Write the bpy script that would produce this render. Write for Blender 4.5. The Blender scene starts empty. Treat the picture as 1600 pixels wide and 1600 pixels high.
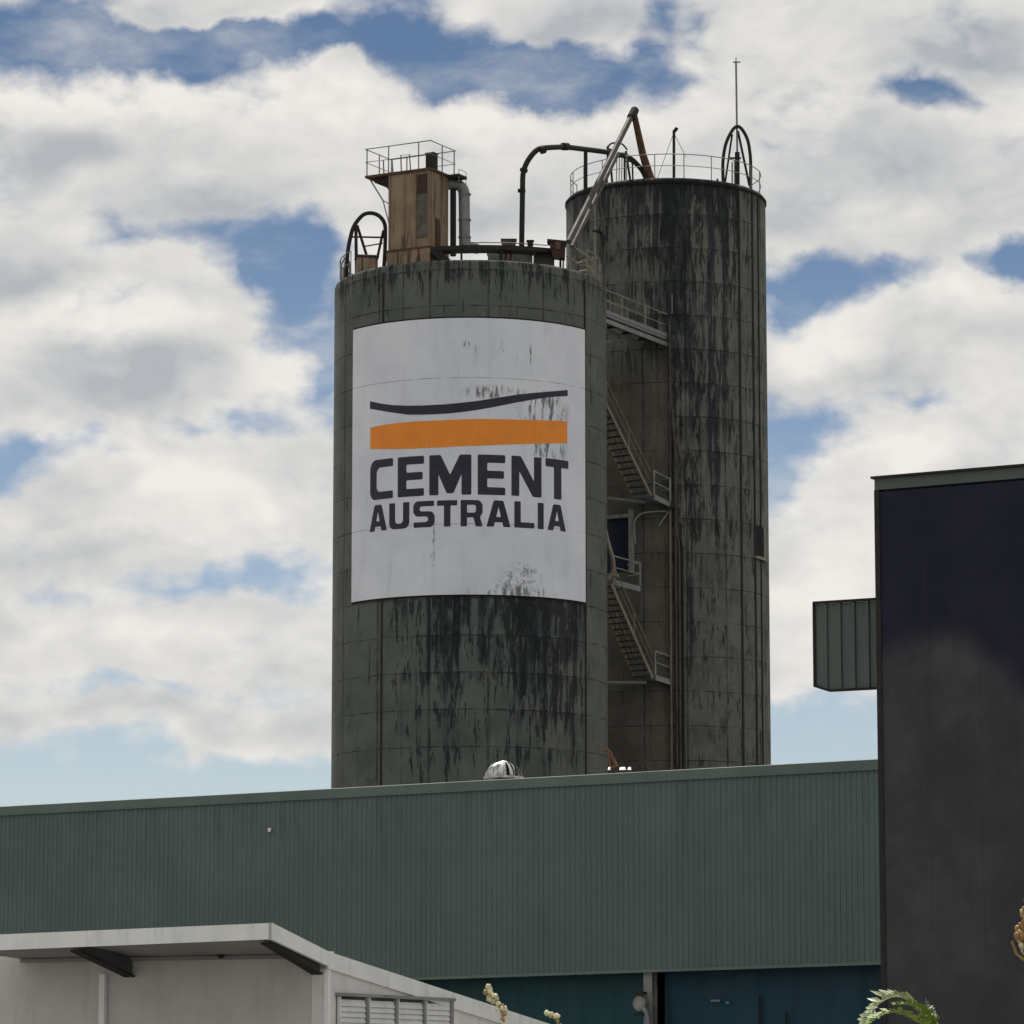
import bpy, bmesh, math, random
from mathutils import Vector, Matrix
from mathutils.geometry import tessellate_polygon
R = math.radians
random.seed(11)
scene = bpy.context.scene
C = scene.collection

# ------------------------------------------------------------------ camera
F = 6000.0                    # focal length in photograph pixels (1600 wide)
HOR = 1700.0                  # horizon row
PITCH = math.atan((HOR - 800) / F)
EYE = Vector((0, 0, 1.7))
cam = bpy.data.cameras.new('camera')
camo = bpy.data.objects.new('camera', cam); C.objects.link(camo)
camo.location = EYE; camo.rotation_euler = (R(90) + PITCH, 0, 0)
cam.sensor_width = 36; cam.lens = 36 * F / 1600
cam.clip_start = 0.5; cam.clip_end = 6000
scene.camera = camo
scene.render.resolution_x = 1024; scene.render.resolution_y = 1024

# ------------------------------------------------------------------ exposure
scene.view_settings.view_transform = 'Standard'
scene.view_settings.look = 'None'
scene.view_settings.exposure = 0.2
scene.view_settings.gamma = 1.0

# ------------------------------------------------------------------ sun
SUN_EL, SUN_AZ = R(58), R(-9)           # azimuth from +Y towards +X
sd = Vector((math.sin(SUN_AZ) * math.cos(SUN_EL), math.cos(SUN_AZ) * math.cos(SUN_EL), math.sin(SUN_EL)))
sun = bpy.data.lights.new('sun', 'SUN'); sun.energy = 3.0; sun.angle = R(0.6); sun.color = (1.0, 0.95, 0.87)
suno = bpy.data.objects.new('sun', sun); C.objects.link(suno)
suno.rotation_euler = (-sd).to_track_quat('-Z', 'Y').to_euler()

# ------------------------------------------------------------------ pixel helpers (ray of the photograph's camera)
def ray(px, py):
    fw = Vector((0, math.cos(PITCH), math.sin(PITCH))); up = Vector((0, -math.sin(PITCH), math.cos(PITCH)))
    return (fw + Vector((1, 0, 0)) * ((px - 800) / F) - up * ((py - 800) / F)).normalized()
def P(px, py, Y):
    d = ray(px, py); return EYE + d * (Y / d.y)
def onplane(px, py, p0, n):
    d = ray(px, py); return EYE + d * ((p0 - EYE).dot(n) / d.dot(n))

# ------------------------------------------------------------------ node helpers
class NT:
    def __init__(s, nt): s.nt = nt
    def n(s, t, **kw):
        x = s.nt.nodes.new(t)
        for k, v in kw.items(): setattr(x, k, v)
        return x
    def l(s, a, b): s.nt.links.new(a, b)
    def put(s, sock, v):
        if hasattr(v, 'is_output') or isinstance(v, bpy.types.NodeSocket): s.l(v, sock)
        elif v is not None: sock.default_value = v
    def m(s, op, a, b=None, c=None, clamp=False):
        x = s.n('ShaderNodeMath', operation=op, use_clamp=clamp)
        s.put(x.inputs[0], a)
        if b is not None: s.put(x.inputs[1], b)
        if c is not None: s.put(x.inputs[2], c)
        return x.outputs[0]
    def vm(s, op, a, b=None):
        x = s.n('ShaderNodeVectorMath', operation=op); s.put(x.inputs[0], a)
        if b is not None: s.put(x.inputs[1], b)
        return x.outputs[0]
    def xyz(s, v):
        x = s.n('ShaderNodeSeparateXYZ'); s.l(v, x.inputs[0]); return x.outputs
    def comb(s, x, y, z=0.0):
        c = s.n('ShaderNodeCombineXYZ'); s.put(c.inputs[0], x); s.put(c.inputs[1], y); s.put(c.inputs[2], z); return c.outputs[0]
    def noise(s, v, sc, det=4, rough=0.55, dist=0.0):
        x = s.n('ShaderNodeTexNoise'); s.l(v, x.inputs['Vector'])
        x.inputs['Scale'].default_value = sc; x.inputs['Detail'].default_value = det
        x.inputs['Roughness'].default_value = rough; x.inputs['Distortion'].default_value = dist
        return x.outputs['Fac']
    def mr(s, v, a, b, c=0.0, d=1.0, smooth=True):
        x = s.n('ShaderNodeMapRange'); x.interpolation_type = 'SMOOTHSTEP' if smooth else 'LINEAR'
        s.put(x.inputs[0], v); s.put(x.inputs[1], a); s.put(x.inputs[2], b); s.put(x.inputs[3], c); s.put(x.inputs[4], d)
        return x.outputs[0]
    def mix(s, f, a, b, mode='MIX'):
        x = s.n('ShaderNodeMix', data_type='RGBA', blend_type=mode)
        s.put(x.inputs[0], f)
        for i, v in ((6, a), (7, b)):
            if isinstance(v, (tuple, list)): v = tuple(v)[:3] + (1,)
            s.put(x.inputs[i], v)
        return x.outputs[2]

# ------------------------------------------------------------------ world: clear sky with broken cumulus
world = bpy.data.worlds.new("World"); scene.world = world; world.use_nodes = True
wt = world.node_tree; wt.nodes.clear(); W = NT(wt)
out = W.n('ShaderNodeOutputWorld'); bg = W.n('ShaderNodeBackground'); W.l(bg.outputs[0], out.inputs[0])
sky = W.n('ShaderNodeTexSky', sky_type='NISHITA'); sky.sun_disc = False
sky.sun_elevation = SUN_EL; sky.sun_rotation = SUN_AZ
sky.air_density = 1.0; sky.dust_density = 0.6; sky.ozone_density = 2.0; sky.altitude = 50
tc = W.n('ShaderNodeTexCoord')
dx, dy, dz = W.xyz(tc.outputs['Generated'])
az = W.m('ARCTAN2', dx, dy)
el = W.m('ARCSINE', dz)
KS = 10.0                                    # field units: radians * 10
uv = W.comb(W.m('MULTIPLY', az, KS), W.m('MULTIPLY', el, KS))
# ragged edges: warp the field by noise
def ncol(v, sc, det):
    x = W.n('ShaderNodeTexNoise'); W.l(v, x.inputs['Vector']); x.inputs['Scale'].default_value = sc; x.inputs['Detail'].default_value = det
    x.inputs['Roughness'].default_value = .55
    return x.outputs['Color']
w1 = W.vm('SUBTRACT', ncol(uv, 3.2, 6), (.5, .5, .5))
s1 = W.n('ShaderNodeVectorMath', operation='SCALE'); W.l(w1, s1.inputs[0]); s1.inputs['Scale'].default_value = 0.30
uvw = W.vm('ADD', uv, s1.outputs[0])
def cell(px, py):
    d = ray(px, py); return math.atan2(d.x, d.y) * KS, math.asin(d.z) * KS
def blobs(lst):
    tot = None
    for (px, py, rx, ry, w) in lst:
        cx, cy = cell(px, py); rx = rx / F * KS; ry = ry / F * KS
        mp = W.n('ShaderNodeVectorMath', operation='MULTIPLY_ADD')
        W.l(uvw, mp.inputs[0]); mp.inputs[1].default_value = (1 / rx, 1 / ry, 0); mp.inputs[2].default_value = (-cx / rx, -cy / ry, 0)
        g = W.n('ShaderNodeTexGradient', gradient_type='SPHERICAL'); W.l(mp.outputs[0], g.inputs[0])
        tot = W.m('MULTIPLY', g.outputs['Fac'], w) if tot is None else W.m('MULTIPLY_ADD', g.outputs['Fac'], w, tot)
    return tot
CLOUD = [  # x, y, rx, ry, weight      (negative = gap of blue)
 (120, 40, 330, 105, -2.2), (350, 78, 220, 66, -1.6), (620, 70, 250, 90, -2.2), (780, 120, 160, 80, -1.8), (930, 122, 190, 62, -2.0), (1040, 30, 75, 110, -1.5),
 (375, 150, 70, 50, -.7), (540, 118, 40, 34, .8), (300, 22, 190, 48, 2.3), (450, 20, 50, 60, 1.5), (860, 40, 200, 95, 1.5), (540, 150, 130, 60, .9),
 (1440, 140, 120, 42, -1.7), (1110, 40, 40, 60, -.9), (1500, 40, 60, 40, -.6), (1230, 175, 90, 30, -.5),
 (205, 375, 110, 44, -1.1), (420, 400, 150, 80, -1.9), (470, 480, 110, 110, -1.9), (515, 600, 60, 100, -1.3), (300, 360, 90, 30, -.7),
 (1290, 432, 200, 66, -2.2), (1570, 440, 90, 55, -2.1), (1235, 490, 70, 40, -.9), (1500, 470, 70, 60, 1.1),
 (1250, 670, 110, 80, -1.9), (1440, 622, 140, 30, -1.2), (1225, 750, 60, 60, -1.1),
 (20, 735, 110, 75, -1.9), (130, 690, 90, 60, -1.0), (330, 675, 150, 38, -1.0), (215, 720, 60, 34, -.8),
 (300, 905, 190, 44, -1.15), (460, 890, 110, 55, -1.15), (100, 920, 140, 30, -.8), (390, 935, 60, 34, .8), (540, 860, 60, 60, -.5),
 (240, 1078, 260, 24, -1.0), (430, 1060, 90, 20, -.6), (100, 1060, 120, 20, -.5),
 (100, 1235, 420, 115, -2.4), (420, 1235, 260, 95, -2.4), (1290, 1150, 230, 115, -2.6), (1560, 1150, 230, 100, -2.0), (780, 1240, 400, 90, -2),
]
GREY = [ (90, 230, 210, 70, .75), (330, 330, 260, 60, .7), (180, 600, 240, 70, .75), (60, 440, 160, 60, .35), (1440, 250, 260, 80, .55), (1250, 330, 140, 50, .3),
 (1480, 60, 220, 90, .7), (860, 60, 220, 90, .55), (330, 35, 170, 50, .4), (1400, 590, 220, 45, .45), (120, 860, 260, 50, .5), (760, 330, 200, 90, .35), (1330, 410, 120, 50, .4),
 (300, 1110, 300, 40, .3), (1560, 690, 140, 90, .25), (60, 1000, 200, 40, .25) ]
BRIGHT = [ (120, 130, 240, 60, .5), (480, 170, 260, 70, .5), (720, 190, 160, 50, .5), (950, 190, 160, 40, .4), (120, 500, 260, 60, .5), (330, 760, 300, 70, .4), (1300, 530, 120, 60, .45),
 (1500, 480, 100, 40, .3), (1400, 700, 170, 60, .5), (1290, 900, 180, 160, .45), (250, 990, 320, 50, .35) ]
field = blobs(CLOUD)
shade = W.m('SUBTRACT', blobs(BRIGHT), blobs(GREY))
uv2 = W.comb(W.m('MULTIPLY', az, KS), W.m('MULTIPLY', el, KS * 1.7))
fb = W.noise(uv2, 2.4, 8, .54, .2)
fine = W.noise(uv2, 8.0, 6, .52, .3)
lump = W.m('MULTIPLY', W.m('ABSOLUTE', W.m('SUBTRACT', W.noise(uv2, 4.6, 6, .5, .15), .5)), 2.0)
# away from the view the cover is plain broken cloud
far = W.mr(W.m('ABSOLUTE', az), .16, .5)
dens = W.m('ADD', W.m('ADD', field, .62), W.m('MULTIPLY', W.m('SUBTRACT', fb, .5), W.m('ADD', 2.3, W.m('MULTIPLY', far, 3.0))))
dens = W.m('ADD', dens, W.m('MULTIPLY', W.m('SUBTRACT', fine, .5), .6))
dens = W.m('ADD', dens, W.m('MULTIPLY', W.m('SUBTRACT', lump, .18), 1.1))
alpha = W.m('MULTIPLY', W.mr(dens, -.95, .48), W.mr(el, -.01, .05))
wisp = W.m('MULTIPLY', W.mr(W.noise(W.comb(W.m('MULTIPLY', az, KS), W.m('MULTIPLY', el, KS * 2.4)), 1.5, 8, .6, .1), .45, .80), .62)
alpha = W.m('MAXIMUM', alpha, W.m('MULTIPLY', wisp, W.mr(el, .07, .12)))
# cloud tone: sunlit cream to grey-blue bellies
b1 = W.noise(uv2, 2.6, 7, .5, .4)
tone = W.m('ADD', W.m('ADD', .60, W.m('MULTIPLY', W.m('SUBTRACT', b1, .5), 1.7)), W.m('MULTIPLY', shade, .95))
tone = W.m('ADD', tone, W.m('MULTIPLY', W.m('SUBTRACT', fine, .5), .30))
tone = W.m('ADD', tone, W.m('MULTIPLY', W.m('SUBTRACT', lump, .18), .45))
tone = W.m('ADD', tone, W.m('MULTIPLY', W.mr(dens, .1, .9, 1, 0), .10), clamp=True)
ccol = W.mix(tone, (.40, .42, .445), (.755, .73, .685))
lowf = W.mr(el, .06, .25, smooth=False)
skyc = W.vm('MULTIPLY', sky.outputs[0], (.085, .085, .085))
skyt = W.mix(lowf, (.90, .87, .90), (.37, .43, .50))
skyc = W.mix(1.0, skyc, skyt, 'MULTIPLY')
allc = W.mix(alpha, skyc, ccol)
W.l(allc, bg.inputs[0]); bg.inputs[1].default_value = 1.0

# ------------------------------------------------------------------ materials
def newmat(name, rough=.8, metal=0.0, spec=.3):
    m = bpy.data.materials.new(name); m.use_nodes = True
    b = m.node_tree.nodes['Principled BSDF']
    b.inputs['Roughness'].default_value = rough; b.inputs['Metallic'].default_value = metal
    b.inputs['Specular IOR Level'].default_value = spec
    return m, NT(m.node_tree), b
def bump(T, b, h, dist, strength=1.0):
    x = T.n('ShaderNodeBump'); x.inputs['Distance'].default_value = dist; x.inputs['Strength'].default_value = strength
    T.l(h, x.inputs['Height']); T.l(x.outputs[0], b.inputs['Normal'])
def weathered(name, col, col2, scale=1.5, rough=.7, metal=0.0, streak=0.0, scol=(.02, .02, .02), spec=.3, stretch=.12, bumpd=0.0, lo=.52, hi=.66):
    """two-tone patchy paint with optional vertical run marks"""
    m, T, b = newmat(name, rough, metal, spec)
    o = T.n('ShaderNodeTexCoord').outputs['Object']
    f = T.mr(T.noise(o, scale, 6, .6), .32, .68)
    c = T.mix(f, col, col2)
    if streak > 0:
        x, y, z = T.xyz(o)
        v = T.comb(T.m('MULTIPLY', x, 1), T.m('MULTIPLY', y, 1), T.m('MULTIPLY', z, stretch))
        s = T.mr(T.noise(v, scale * 3.2, 6, .65), lo, hi)
        c = T.mix(T.m('MULTIPLY', s, streak), c, scol)
    T.l(c, b.inputs['Base Color'])
    if bumpd: bump(T, b, T.noise(o, scale * 8, 5), bumpd)
    T.l(T.mr(f, 0, 1, rough - .07, min(1, rough + .1)), b.inputs['Roughness'])
    return m
def silo_mat(name, rad, ztop, joint0, heavy, base, base2, bands, seed, tan_zone=None):
    m, T, b = newmat(name, .85, 0, .2)
    o = T.n('ShaderNodeTexCoord').outputs['Object']
    x, y, z = T.xyz(o)
    th = T.m('ARCTAN2', x, T.m('MULTIPLY', y, -1))
    a = T.m('ADD', T.m('MULTIPLY', th, rad), seed)
    v = T.comb(a, z, seed)
    big = T.mr(T.noise(v, .55, 6, .62), .33, .68)
    c = T.mix(big, base, base2)
    # panels cast one beside another differ a little
    pu = T.m('FLOOR', T.m('DIVIDE', T.m('ADD', th, R(64)), R(12))); pv = T.m('FLOOR', T.m('DIVIDE', T.m('SUBTRACT', z, joint0), 1.49))
    wn = T.n('ShaderNodeTexWhiteNoise'); wn.noise_dimensions = '2D'; T.l(T.comb(pu, pv), wn.inputs['Vector'])
    c = T.mix(T.m('MULTIPLY', wn.outputs['Value'], .45), c, base2)
    # run marks: long thin streaks, broader soot bands, sparse blotches
    st = T.noise(T.comb(a, T.m('MULTIPLY', z, .045), seed), 2.6, 6, .68, .05)
    st2 = T.noise(T.comb(a, T.m('MULTIPLY', z, .14), seed + 9), 4.4, 6, .72, .25)
    band = T.noise(T.comb(a, T.m('MULTIPLY', z, .02), seed + 31), .62, 3, .5)
    blotch = T.noise(T.comb(T.m('MULTIPLY', a, 1.3), T.m('MULTIPLY', z, .8), seed + 4), .9, 8, .72, .3)
    mask = T.m('MULTIPLY', T.mr(T.m('SUBTRACT', ztop, z), 0, 3.0, 1, 0), .03)
    ph_ = T.m('FRACT', T.m('DIVIDE', T.m('SUBTRACT', z, joint0), 1.49))
    mask = T.m('ADD', mask, T.m('MULTIPLY', T.mr(ph_, .25, 1.0, 0, 1), .030))
    for (zt, ln, t0, t1, w) in bands:
        mm = T.m('MULTIPLY', T.mr(T.m('SUBTRACT', zt, z), -.02, .02, 0, 1), T.mr(T.m('SUBTRACT', zt, z), 0, ln, 1, 0))
        mm = T.m('MULTIPLY', mm, T.m('MULTIPLY', T.mr(th, t0 - .1, t0 + .1), T.mr(th, t1 - .1, t1 + .1, 1, 0)))
        mask = T.m('ADD', mask, T.m('MULTIPLY', mm, w))
    thr = T.m('SUBTRACT', .648 - heavy * .075, mask)
    dark = T.mr(T.m('ADD', T.m('MULTIPLY', st, .62), T.m('ADD', T.m('MULTIPLY', blotch, .16), T.m('MULTIPLY', band, .22))), thr, T.m('ADD', thr, .075))
    c = T.mix(T.m('MULTIPLY', dark, .86), c, (.015, .018, .026))
    dark2 = T.m('MULTIPLY', T.mr(st2, T.m('ADD', thr, .015), T.m('ADD', thr, .06)), .8)
    c = T.mix(dark2, c, (.010, .012, .014))
    d3 = T.m('MULTIPLY', T.mr(blotch, .60 - heavy * .05, .70 - heavy * .05), .5)
    c = T.mix(d3, c, (.03, .034, .036))
    # flaking paint showing paler concrete
    fl = T.noise(T.comb(T.m('MULTIPLY', a, 1.0), T.m('MULTIPLY', z, .22), seed + 50), 3.4, 8, .72, .1)
    c = T.mix(T.m('MULTIPLY', T.m('MULTIPLY', T.mr(fl, .57 - heavy * .03, .65 - heavy * .03), .30 + heavy * .15), T.mr(T.m('SUBTRACT', ztop, z), 2, 9, .35, 1)), c, (.17, .175, .155))
    if tan_zone is not None:  # tan-grey zone up to a set angle, fading out towards a set height
        bm_ = T.m('MULTIPLY', T.mr(th, tan_zone[0] - .02, tan_zone[0] + .005, 1, 0), T.mr(z, tan_zone[1] - 2.5, tan_zone[1], 1, 0))
        bc = T.mix(T.mr(T.noise(v, .7, 7, .62), .35, .66), (.085, .073, .055), (.125, .112, .090))
        c = T.mix(T.m('MULTIPLY', bm_, .72), c, bc)
    # pale lime runs
    lr = T.mr(T.noise(T.comb(a, T.m('MULTIPLY', z, .3), seed + 20), 4.2, 5, .6), .68, .73)
    c = T.mix(T.m('MULTIPLY', lr, .22), c, (.24, .25, .23))
    # formwork joints
    hz = T.m('ABSOLUTE', T.m('SUBTRACT', T.m('FRACT', T.m('ADD', T.m('DIVIDE', T.m('SUBTRACT', z, joint0), 1.49), .5)), .5))
    hl = T.mr(hz, .006, .020, 1, 0)
    vt = T.m('ABSOLUTE', T.m('SUBTRACT', T.m('FRACT', T.m('ADD', T.m('DIVIDE', T.m('ADD', th, R(64)), R(12)), .5)), .5))
    vl = T.mr(vt, .010, .035, 1, 0)
    vt2 = T.m('ABSOLUTE', T.m('SUBTRACT', T.m('FRACT', T.m('ADD', T.m('DIVIDE', T.m('ADD', th, R(64)), R(24)), .5)), .5))
    vl2 = T.mr(vt2, .006, .030, 1, 0)
    brk = T.mr(T.noise(v, 1.6, 4), .40, .62)
    jn = T.m('MAXIMUM', T.m('MULTIPLY', hl, T.m('MULTIPLY_ADD', brk, .65, .2)), T.m('MAXIMUM', T.m('MULTIPLY', vl, T.m('MULTIPLY', brk, .45)), T.m('MULTIPLY', vl2, T.m('MULTIPLY_ADD', brk, .4, .4))))
    c = T.mix(T.m('MULTIPLY', jn, .85), c, (.012, .014, .014))
    T.l(c, b.inputs['Base Color'])
    h = T.m('ADD', T.m('MULTIPLY', jn, -1.0), T.m('MULTIPLY', T.noise(v, 7, 5), .35))
    bump(T, b, h, .05, .8)
    return m

# ------------------------------------------------------------------ mesh helpers
class MB:
    def __init__(s): s.v = []; s.f = []; s.sm = []
    def add(s, vs, fs, smooth=False):
        o = len(s.v); s.v += [Vector(p) for p in vs]
        for f in fs: s.f.append([o + i for i in f]); s.sm.append(smooth)
    def box(s, c, size, rz=0.0, M=None):
        hx, hy, hz = [q / 2 for q in size]
        rot = Matrix.Rotation(rz, 4, 'Z') if M is None else M
        vs = [Vector(c) + (rot @ Vector((x, y, z))) for x in (-hx, hx) for y in (-hy, hy) for z in (-hz, hz)]
        s.add(vs, [(0, 1, 3, 2), (4, 6, 7, 5), (0, 4, 5, 1), (2, 3, 7, 6), (0, 2, 6, 4), (1, 5, 7, 3)]); return s
    def beam(s, a, b, w, h):
        """rectangular bar from a to b, w wide, h deep (kept upright)"""
        a = Vector(a); b = Vector(b); d = (b - a).normalized()
        up = Vector((0, 0, 1)) if abs(d.z) < .95 else Vector((0, 1, 0))
        x = d.cross(up).normalized(); z = x.cross(d).normalized()
        vs = [p + x * (i * w / 2) + z * (j * h / 2) for p in (a, b) for i in (-1, 1) for j in (-1, 1)]
        s.add(vs, [(0, 1, 3, 2), (4, 6, 7, 5), (0, 4, 5, 1), (2, 3, 7, 6), (0, 2, 6, 4), (1, 5, 7, 3)]); return s
    def tube(s, pts, r, n=10, r2=None):
        pts = [Vector(p) for p in pts]; N = len(pts)
        rs = [r + ((r2 - r) * i / (N - 1) if r2 is not None else 0) for i in range(N)]
        t0 = (pts[1] - pts[0]).normalized()
        a = t0.orthogonal().normalized(); rings = []
        for i, p in enumerate(pts):
            t = (pts[min(i + 1, N - 1)] - pts[max(i - 1, 0)]).normalized()
            a = (a - t * a.dot(t)).normalized(); bb = t.cross(a)
            rings.append([p + (a * math.cos(q) + bb * math.sin(q)) * rs[i] for q in [2 * math.pi * k / n for k in range(n)]])
        vs = [q for rg in rings for q in rg]; fs = []
        for i in range(N - 1):
            for k in range(n):
                k2 = (k + 1) % n; fs.append((i * n + k, i * n + k2, (i + 1) * n + k2, (i + 1) * n + k))
        s.add(vs, fs, True)
        s.add(rings[0], [tuple(range(n))[::-1]]); s.add(rings[-1], [tuple(range(n))]); return s
    def prism(s, poly, ext):
        """closed planar polygon (3D points) pushed along ext"""
        n = len(poly); e = Vector(ext); vs = [Vector(p) for p in poly] + [Vector(p) + e for p in poly]
        fs = [tuple(range(n)), tuple(range(n, 2 * n))[::-1]] + [(i, i + n, (i + 1) % n + n, (i + 1) % n) for i in range(n)]
        s.add(vs, fs); return s
    def build(s, name, mat, parent=None, loc=None):
        me = bpy.data.meshes.new(name)
        org = Vector(loc) if loc is not None else (parent.location.copy() if parent and parent.parent is None else Vector((0, 0, 0)))
        if parent and parent.parent is not None: org = parent['org'] if 'org' in parent else org; org = Vector(org)
        me.from_pydata([v - org for v in s.v], [], s.f)
        for p, q in zip(me.polygons, s.sm): p.use_smooth = q
        bm = bmesh.new(); bm.from_mesh(me); bmesh.ops.recalc_face_normals(bm, faces=bm.faces); bm.to_mesh(me); bm.free()
        me.materials.append(mat)
        o = bpy.data.objects.new(name, me); C.objects.link(o)
        if parent:
            o.parent = parent
            o['_org'] = 0; del o['_org']
        else: o.location = org
        return o
def thing(name, label, cat, loc, group=None):
    o = bpy.data.objects.new(name, None); C.objects.link(o); o.location = loc; o.empty_display_size = .3
    o['label'] = label; o['category'] = cat
    if group: o['group'] = group
    return o
def tag(o, label, cat, group=None):
    o['label'] = label; o['category'] = cat
    if group: o['group'] = group
    return o
def sub(mb, name, mat, part, root):
    """a sub-part: child of a part, in the root's frame (part itself sits at the root's origin)"""
    me = mb; o = me.build(name, mat, root); o.parent = part; return o
def bend(pts, rad, seg=8):
    pts = [Vector(p) for p in pts]; outp = [pts[0]]
    for i in range(1, len(pts) - 1):
        a, b, c = pts[i - 1], pts[i], pts[i + 1]
        r = min(rad, (a - b).length * .49, (c - b).length * .49)
        p0 = b + (a - b).normalized() * r; p1 = b + (c - b).normalized() * r
        for k in range(seg + 1):
            t = k / seg; outp.append(p0 * (1 - t) ** 2 + b * 2 * t * (1 - t) + p1 * t * t)
    outp.append(pts[-1]); return outp

# ------------------------------------------------------------------ shared materials
M_steel = weathered('galvanised_steel', (.16, .17, .18), (.26, .27, .27), 3, .5, .35, .5, (.07, .05, .04))
M_dark = weathered('dark_painted_steel', (.022, .023, .025), (.040, .036, .033), 3, .75, 0, .4, (.05, .028, .016), spec=.15)
M_rail = weathered('rail_paint', (.17, .165, .14), (.25, .22, .17), 2, .6, 0, .5, (.12, .06, .03))
M_railgrey = weathered('rail_grey', (.19, .20, .20), (.30, .30, .28), 2, .55, .1, .4, (.10, .06, .04))
M_rust = weathered('rusty_pipe', (.085, .045, .028), (.17, .095, .05), 2.5, .8, 0, .6, (.03, .02, .02))
M_tan = weathered('tan_paint', (.28, .20, .135), (.20, .15, .108), 1.1, .75, 0, .85, (.055, .03, .02), bumpd=.004)
M_tanrust = weathered('tan_rust_panel', (.12, .055, .028), (.07, .045, .035), 2, .85, 0, .7, (.02, .015, .015))
M_panelgrey = weathered('grey_patched_panel', (.13, .115, .10), (.08, .07, .065), 2, .7, 0, .6, (.05, .03, .02))
M_redbrown = weathered('red_brown_paint', (.06, .018, .015), (.035, .014, .013), 4, .6, 0, .4, (.01, .008, .008))
M_tread = weathered('deck_plate', (.17, .18, .195), (.22, .23, .24), 3, .6, .1, .3, (.10, .09, .08))
M_conduit = weathered('brown_conduit', (.062, .046, .040), (.095, .08, .07), 2, .7, 0, .7, (.025, .02, .02))

# ------------------------------------------------------------------ ground
g = MB(); S = 3000
g.add([(-S, -S, 0), (S, -S, 0), (S, S, 0), (-S, S, 0)], [(0, 1, 2, 3)])
mg, T, b = newmat('ground_earth', .95)
o = T.n('ShaderNodeTexCoord').outputs['Object']
T.l(T.mix(T.mr(T.noise(o, .05, 8), .4, .6), (.16, .145, .115), (.09, .105, .05)), b.inputs['Base Color'])
gr = g.build('ground', mg); gr['kind'] = 'structure'
y_ = MB(); y_.add([(-70, 30, .004), (70, 30, .004), (70, 190, .004), (-70, 190, .004)], [(0, 1, 2, 3)])
my, T, b = newmat('yard_concrete', .9)
o = T.n('ShaderNodeTexCoord').outputs['Object']
T.l(T.mix(T.mr(T.noise(o, .3, 8), .35, .65), (.24, .235, .22), (.16, .155, .145)), b.inputs['Base Color'])
yd = y_.build('yard_paving', my); yd['kind'] = 'structure'
r_ = MB(); r_.add([(-300, 8, .008), (300, 8, .008), (300, 26, .008), (-300, 26, .008)], [(0, 1, 2, 3)])
ma, T, b = newmat('asphalt', .9)
o = T.n('ShaderNodeTexCoord').outputs['Object']
T.l(T.mix(T.noise(o, 2, 8), (.045, .045, .047), (.07, .07, .07)), b.inputs['Base Color'])
rd = r_.build('road', ma); rd['kind'] = 'structure'

M_black = weathered('black_opening', (.008, .009, .012), (.012, .012, .014), 2, .9)
# ------------------------------------------------------------------ the two silos
Y1, Y2 = 158.0, 168.0
def depth_at(px, py, Y): return (P(px, py, Y) - EYE).dot(Vector((0, math.cos(PITCH), math.sin(PITCH))))
c1 = P(735, 450, Y1); H1 = c1.z; R1 = 212 * depth_at(735, 450, Y1) / F
c2 = P(1040, 313, Y2); H2 = c2.z; R2 = 155.5 * depth_at(1040, 313, Y2) / F
X1, X2 = c1.x, c2.x
def cylhit(px, py, cx=None, cy=None, rad=None):
    cx = X1 if cx is None else cx; cy = Y1 if cy is None else cy; rad = R1 if rad is None else rad
    d = ray(px, py); ox, oy = EYE.x - cx, EYE.y - cy
    A = d.x ** 2 + d.y ** 2; B = 2 * (ox * d.x + oy * d.y); Cc = ox * ox + oy * oy - rad * rad
    D = max(0, B * B - 4 * A * Cc); t = (-B - math.sqrt(D)) / (2 * A); p = EYE + d * t
    return math.atan2(p.x - cx, -(p.y - cy)), p.z
def cyl(th, z, rad, cx=None, cy=None):
    cx = X1 if cx is None else cx; cy = Y1 if cy is None else cy
    return Vector((cx + rad * math.sin(th), cy - rad * math.cos(th), z))
def ring(mb, cx, cy, r0, r1, z0, z1, n=160, t0=0, t1=2 * math.pi, smooth=True):
    """hollow ring wall with rectangular section"""
    full = abs(t1 - t0 - 2 * math.pi) < 1e-6; N = n if full else n + 1
    vs = []
    for i in range(N):
        t = t0 + (t1 - t0) * i / n
        for (r, z) in ((r0, z0), (r1, z0), (r1, z1), (r0, z1)): vs.append(cyl(t, z, r, cx, cy))
    fs = []
    for i in range(n):
        a = i * 4; bq = ((i + 1) % N) * 4
        for k in range(4): fs.append((a + k, a + (k + 1) % 4, bq + (k + 1) % 4, bq + k))
    if not full: fs += [(0, 1, 2, 3), tuple((N - 1) * 4 + k for k in range(4))]
    mb.add(vs, fs, False); return mb
zj = cylhit(735, 992)[1]
zposter = cylhit(735, 929)[1]
tA, tB = cylhit(552, 700)[0], cylhit(913, 700)[0]
z_sign0, z_sign1 = cylhit(733, 929)[1], cylhit(733, 497)[1]
M_silo1 = silo_mat('silo_concrete_one', R1, H1, zj, .42, (.070, .080, .073), (.110, .119, .108), [(z_sign0, 11, -.55, 1.0, .135), (z_sign0, 13, -.25, -.05, .05), (z_sign0, 14, .3, .9, .06), (H1, 2.4, -3, 3, .085)], 0.0)
M_silo2 = silo_mat('silo_concrete_two', R2, H2, zj + .4, 1.15, (.078, .084, .076), (.132, .136, .120), [(H2, 26, -.1, .72, .07), (H2, 30, -.2, .15, .045), (H2, 8, -.9, .9, .02), (H2, 16, -2, -.15, .04)], 37.0, (cylhit(1047, 800, X2, Y2, R2)[0], cylhit(1000, 520, X2, Y2, R2)[1]))
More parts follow.
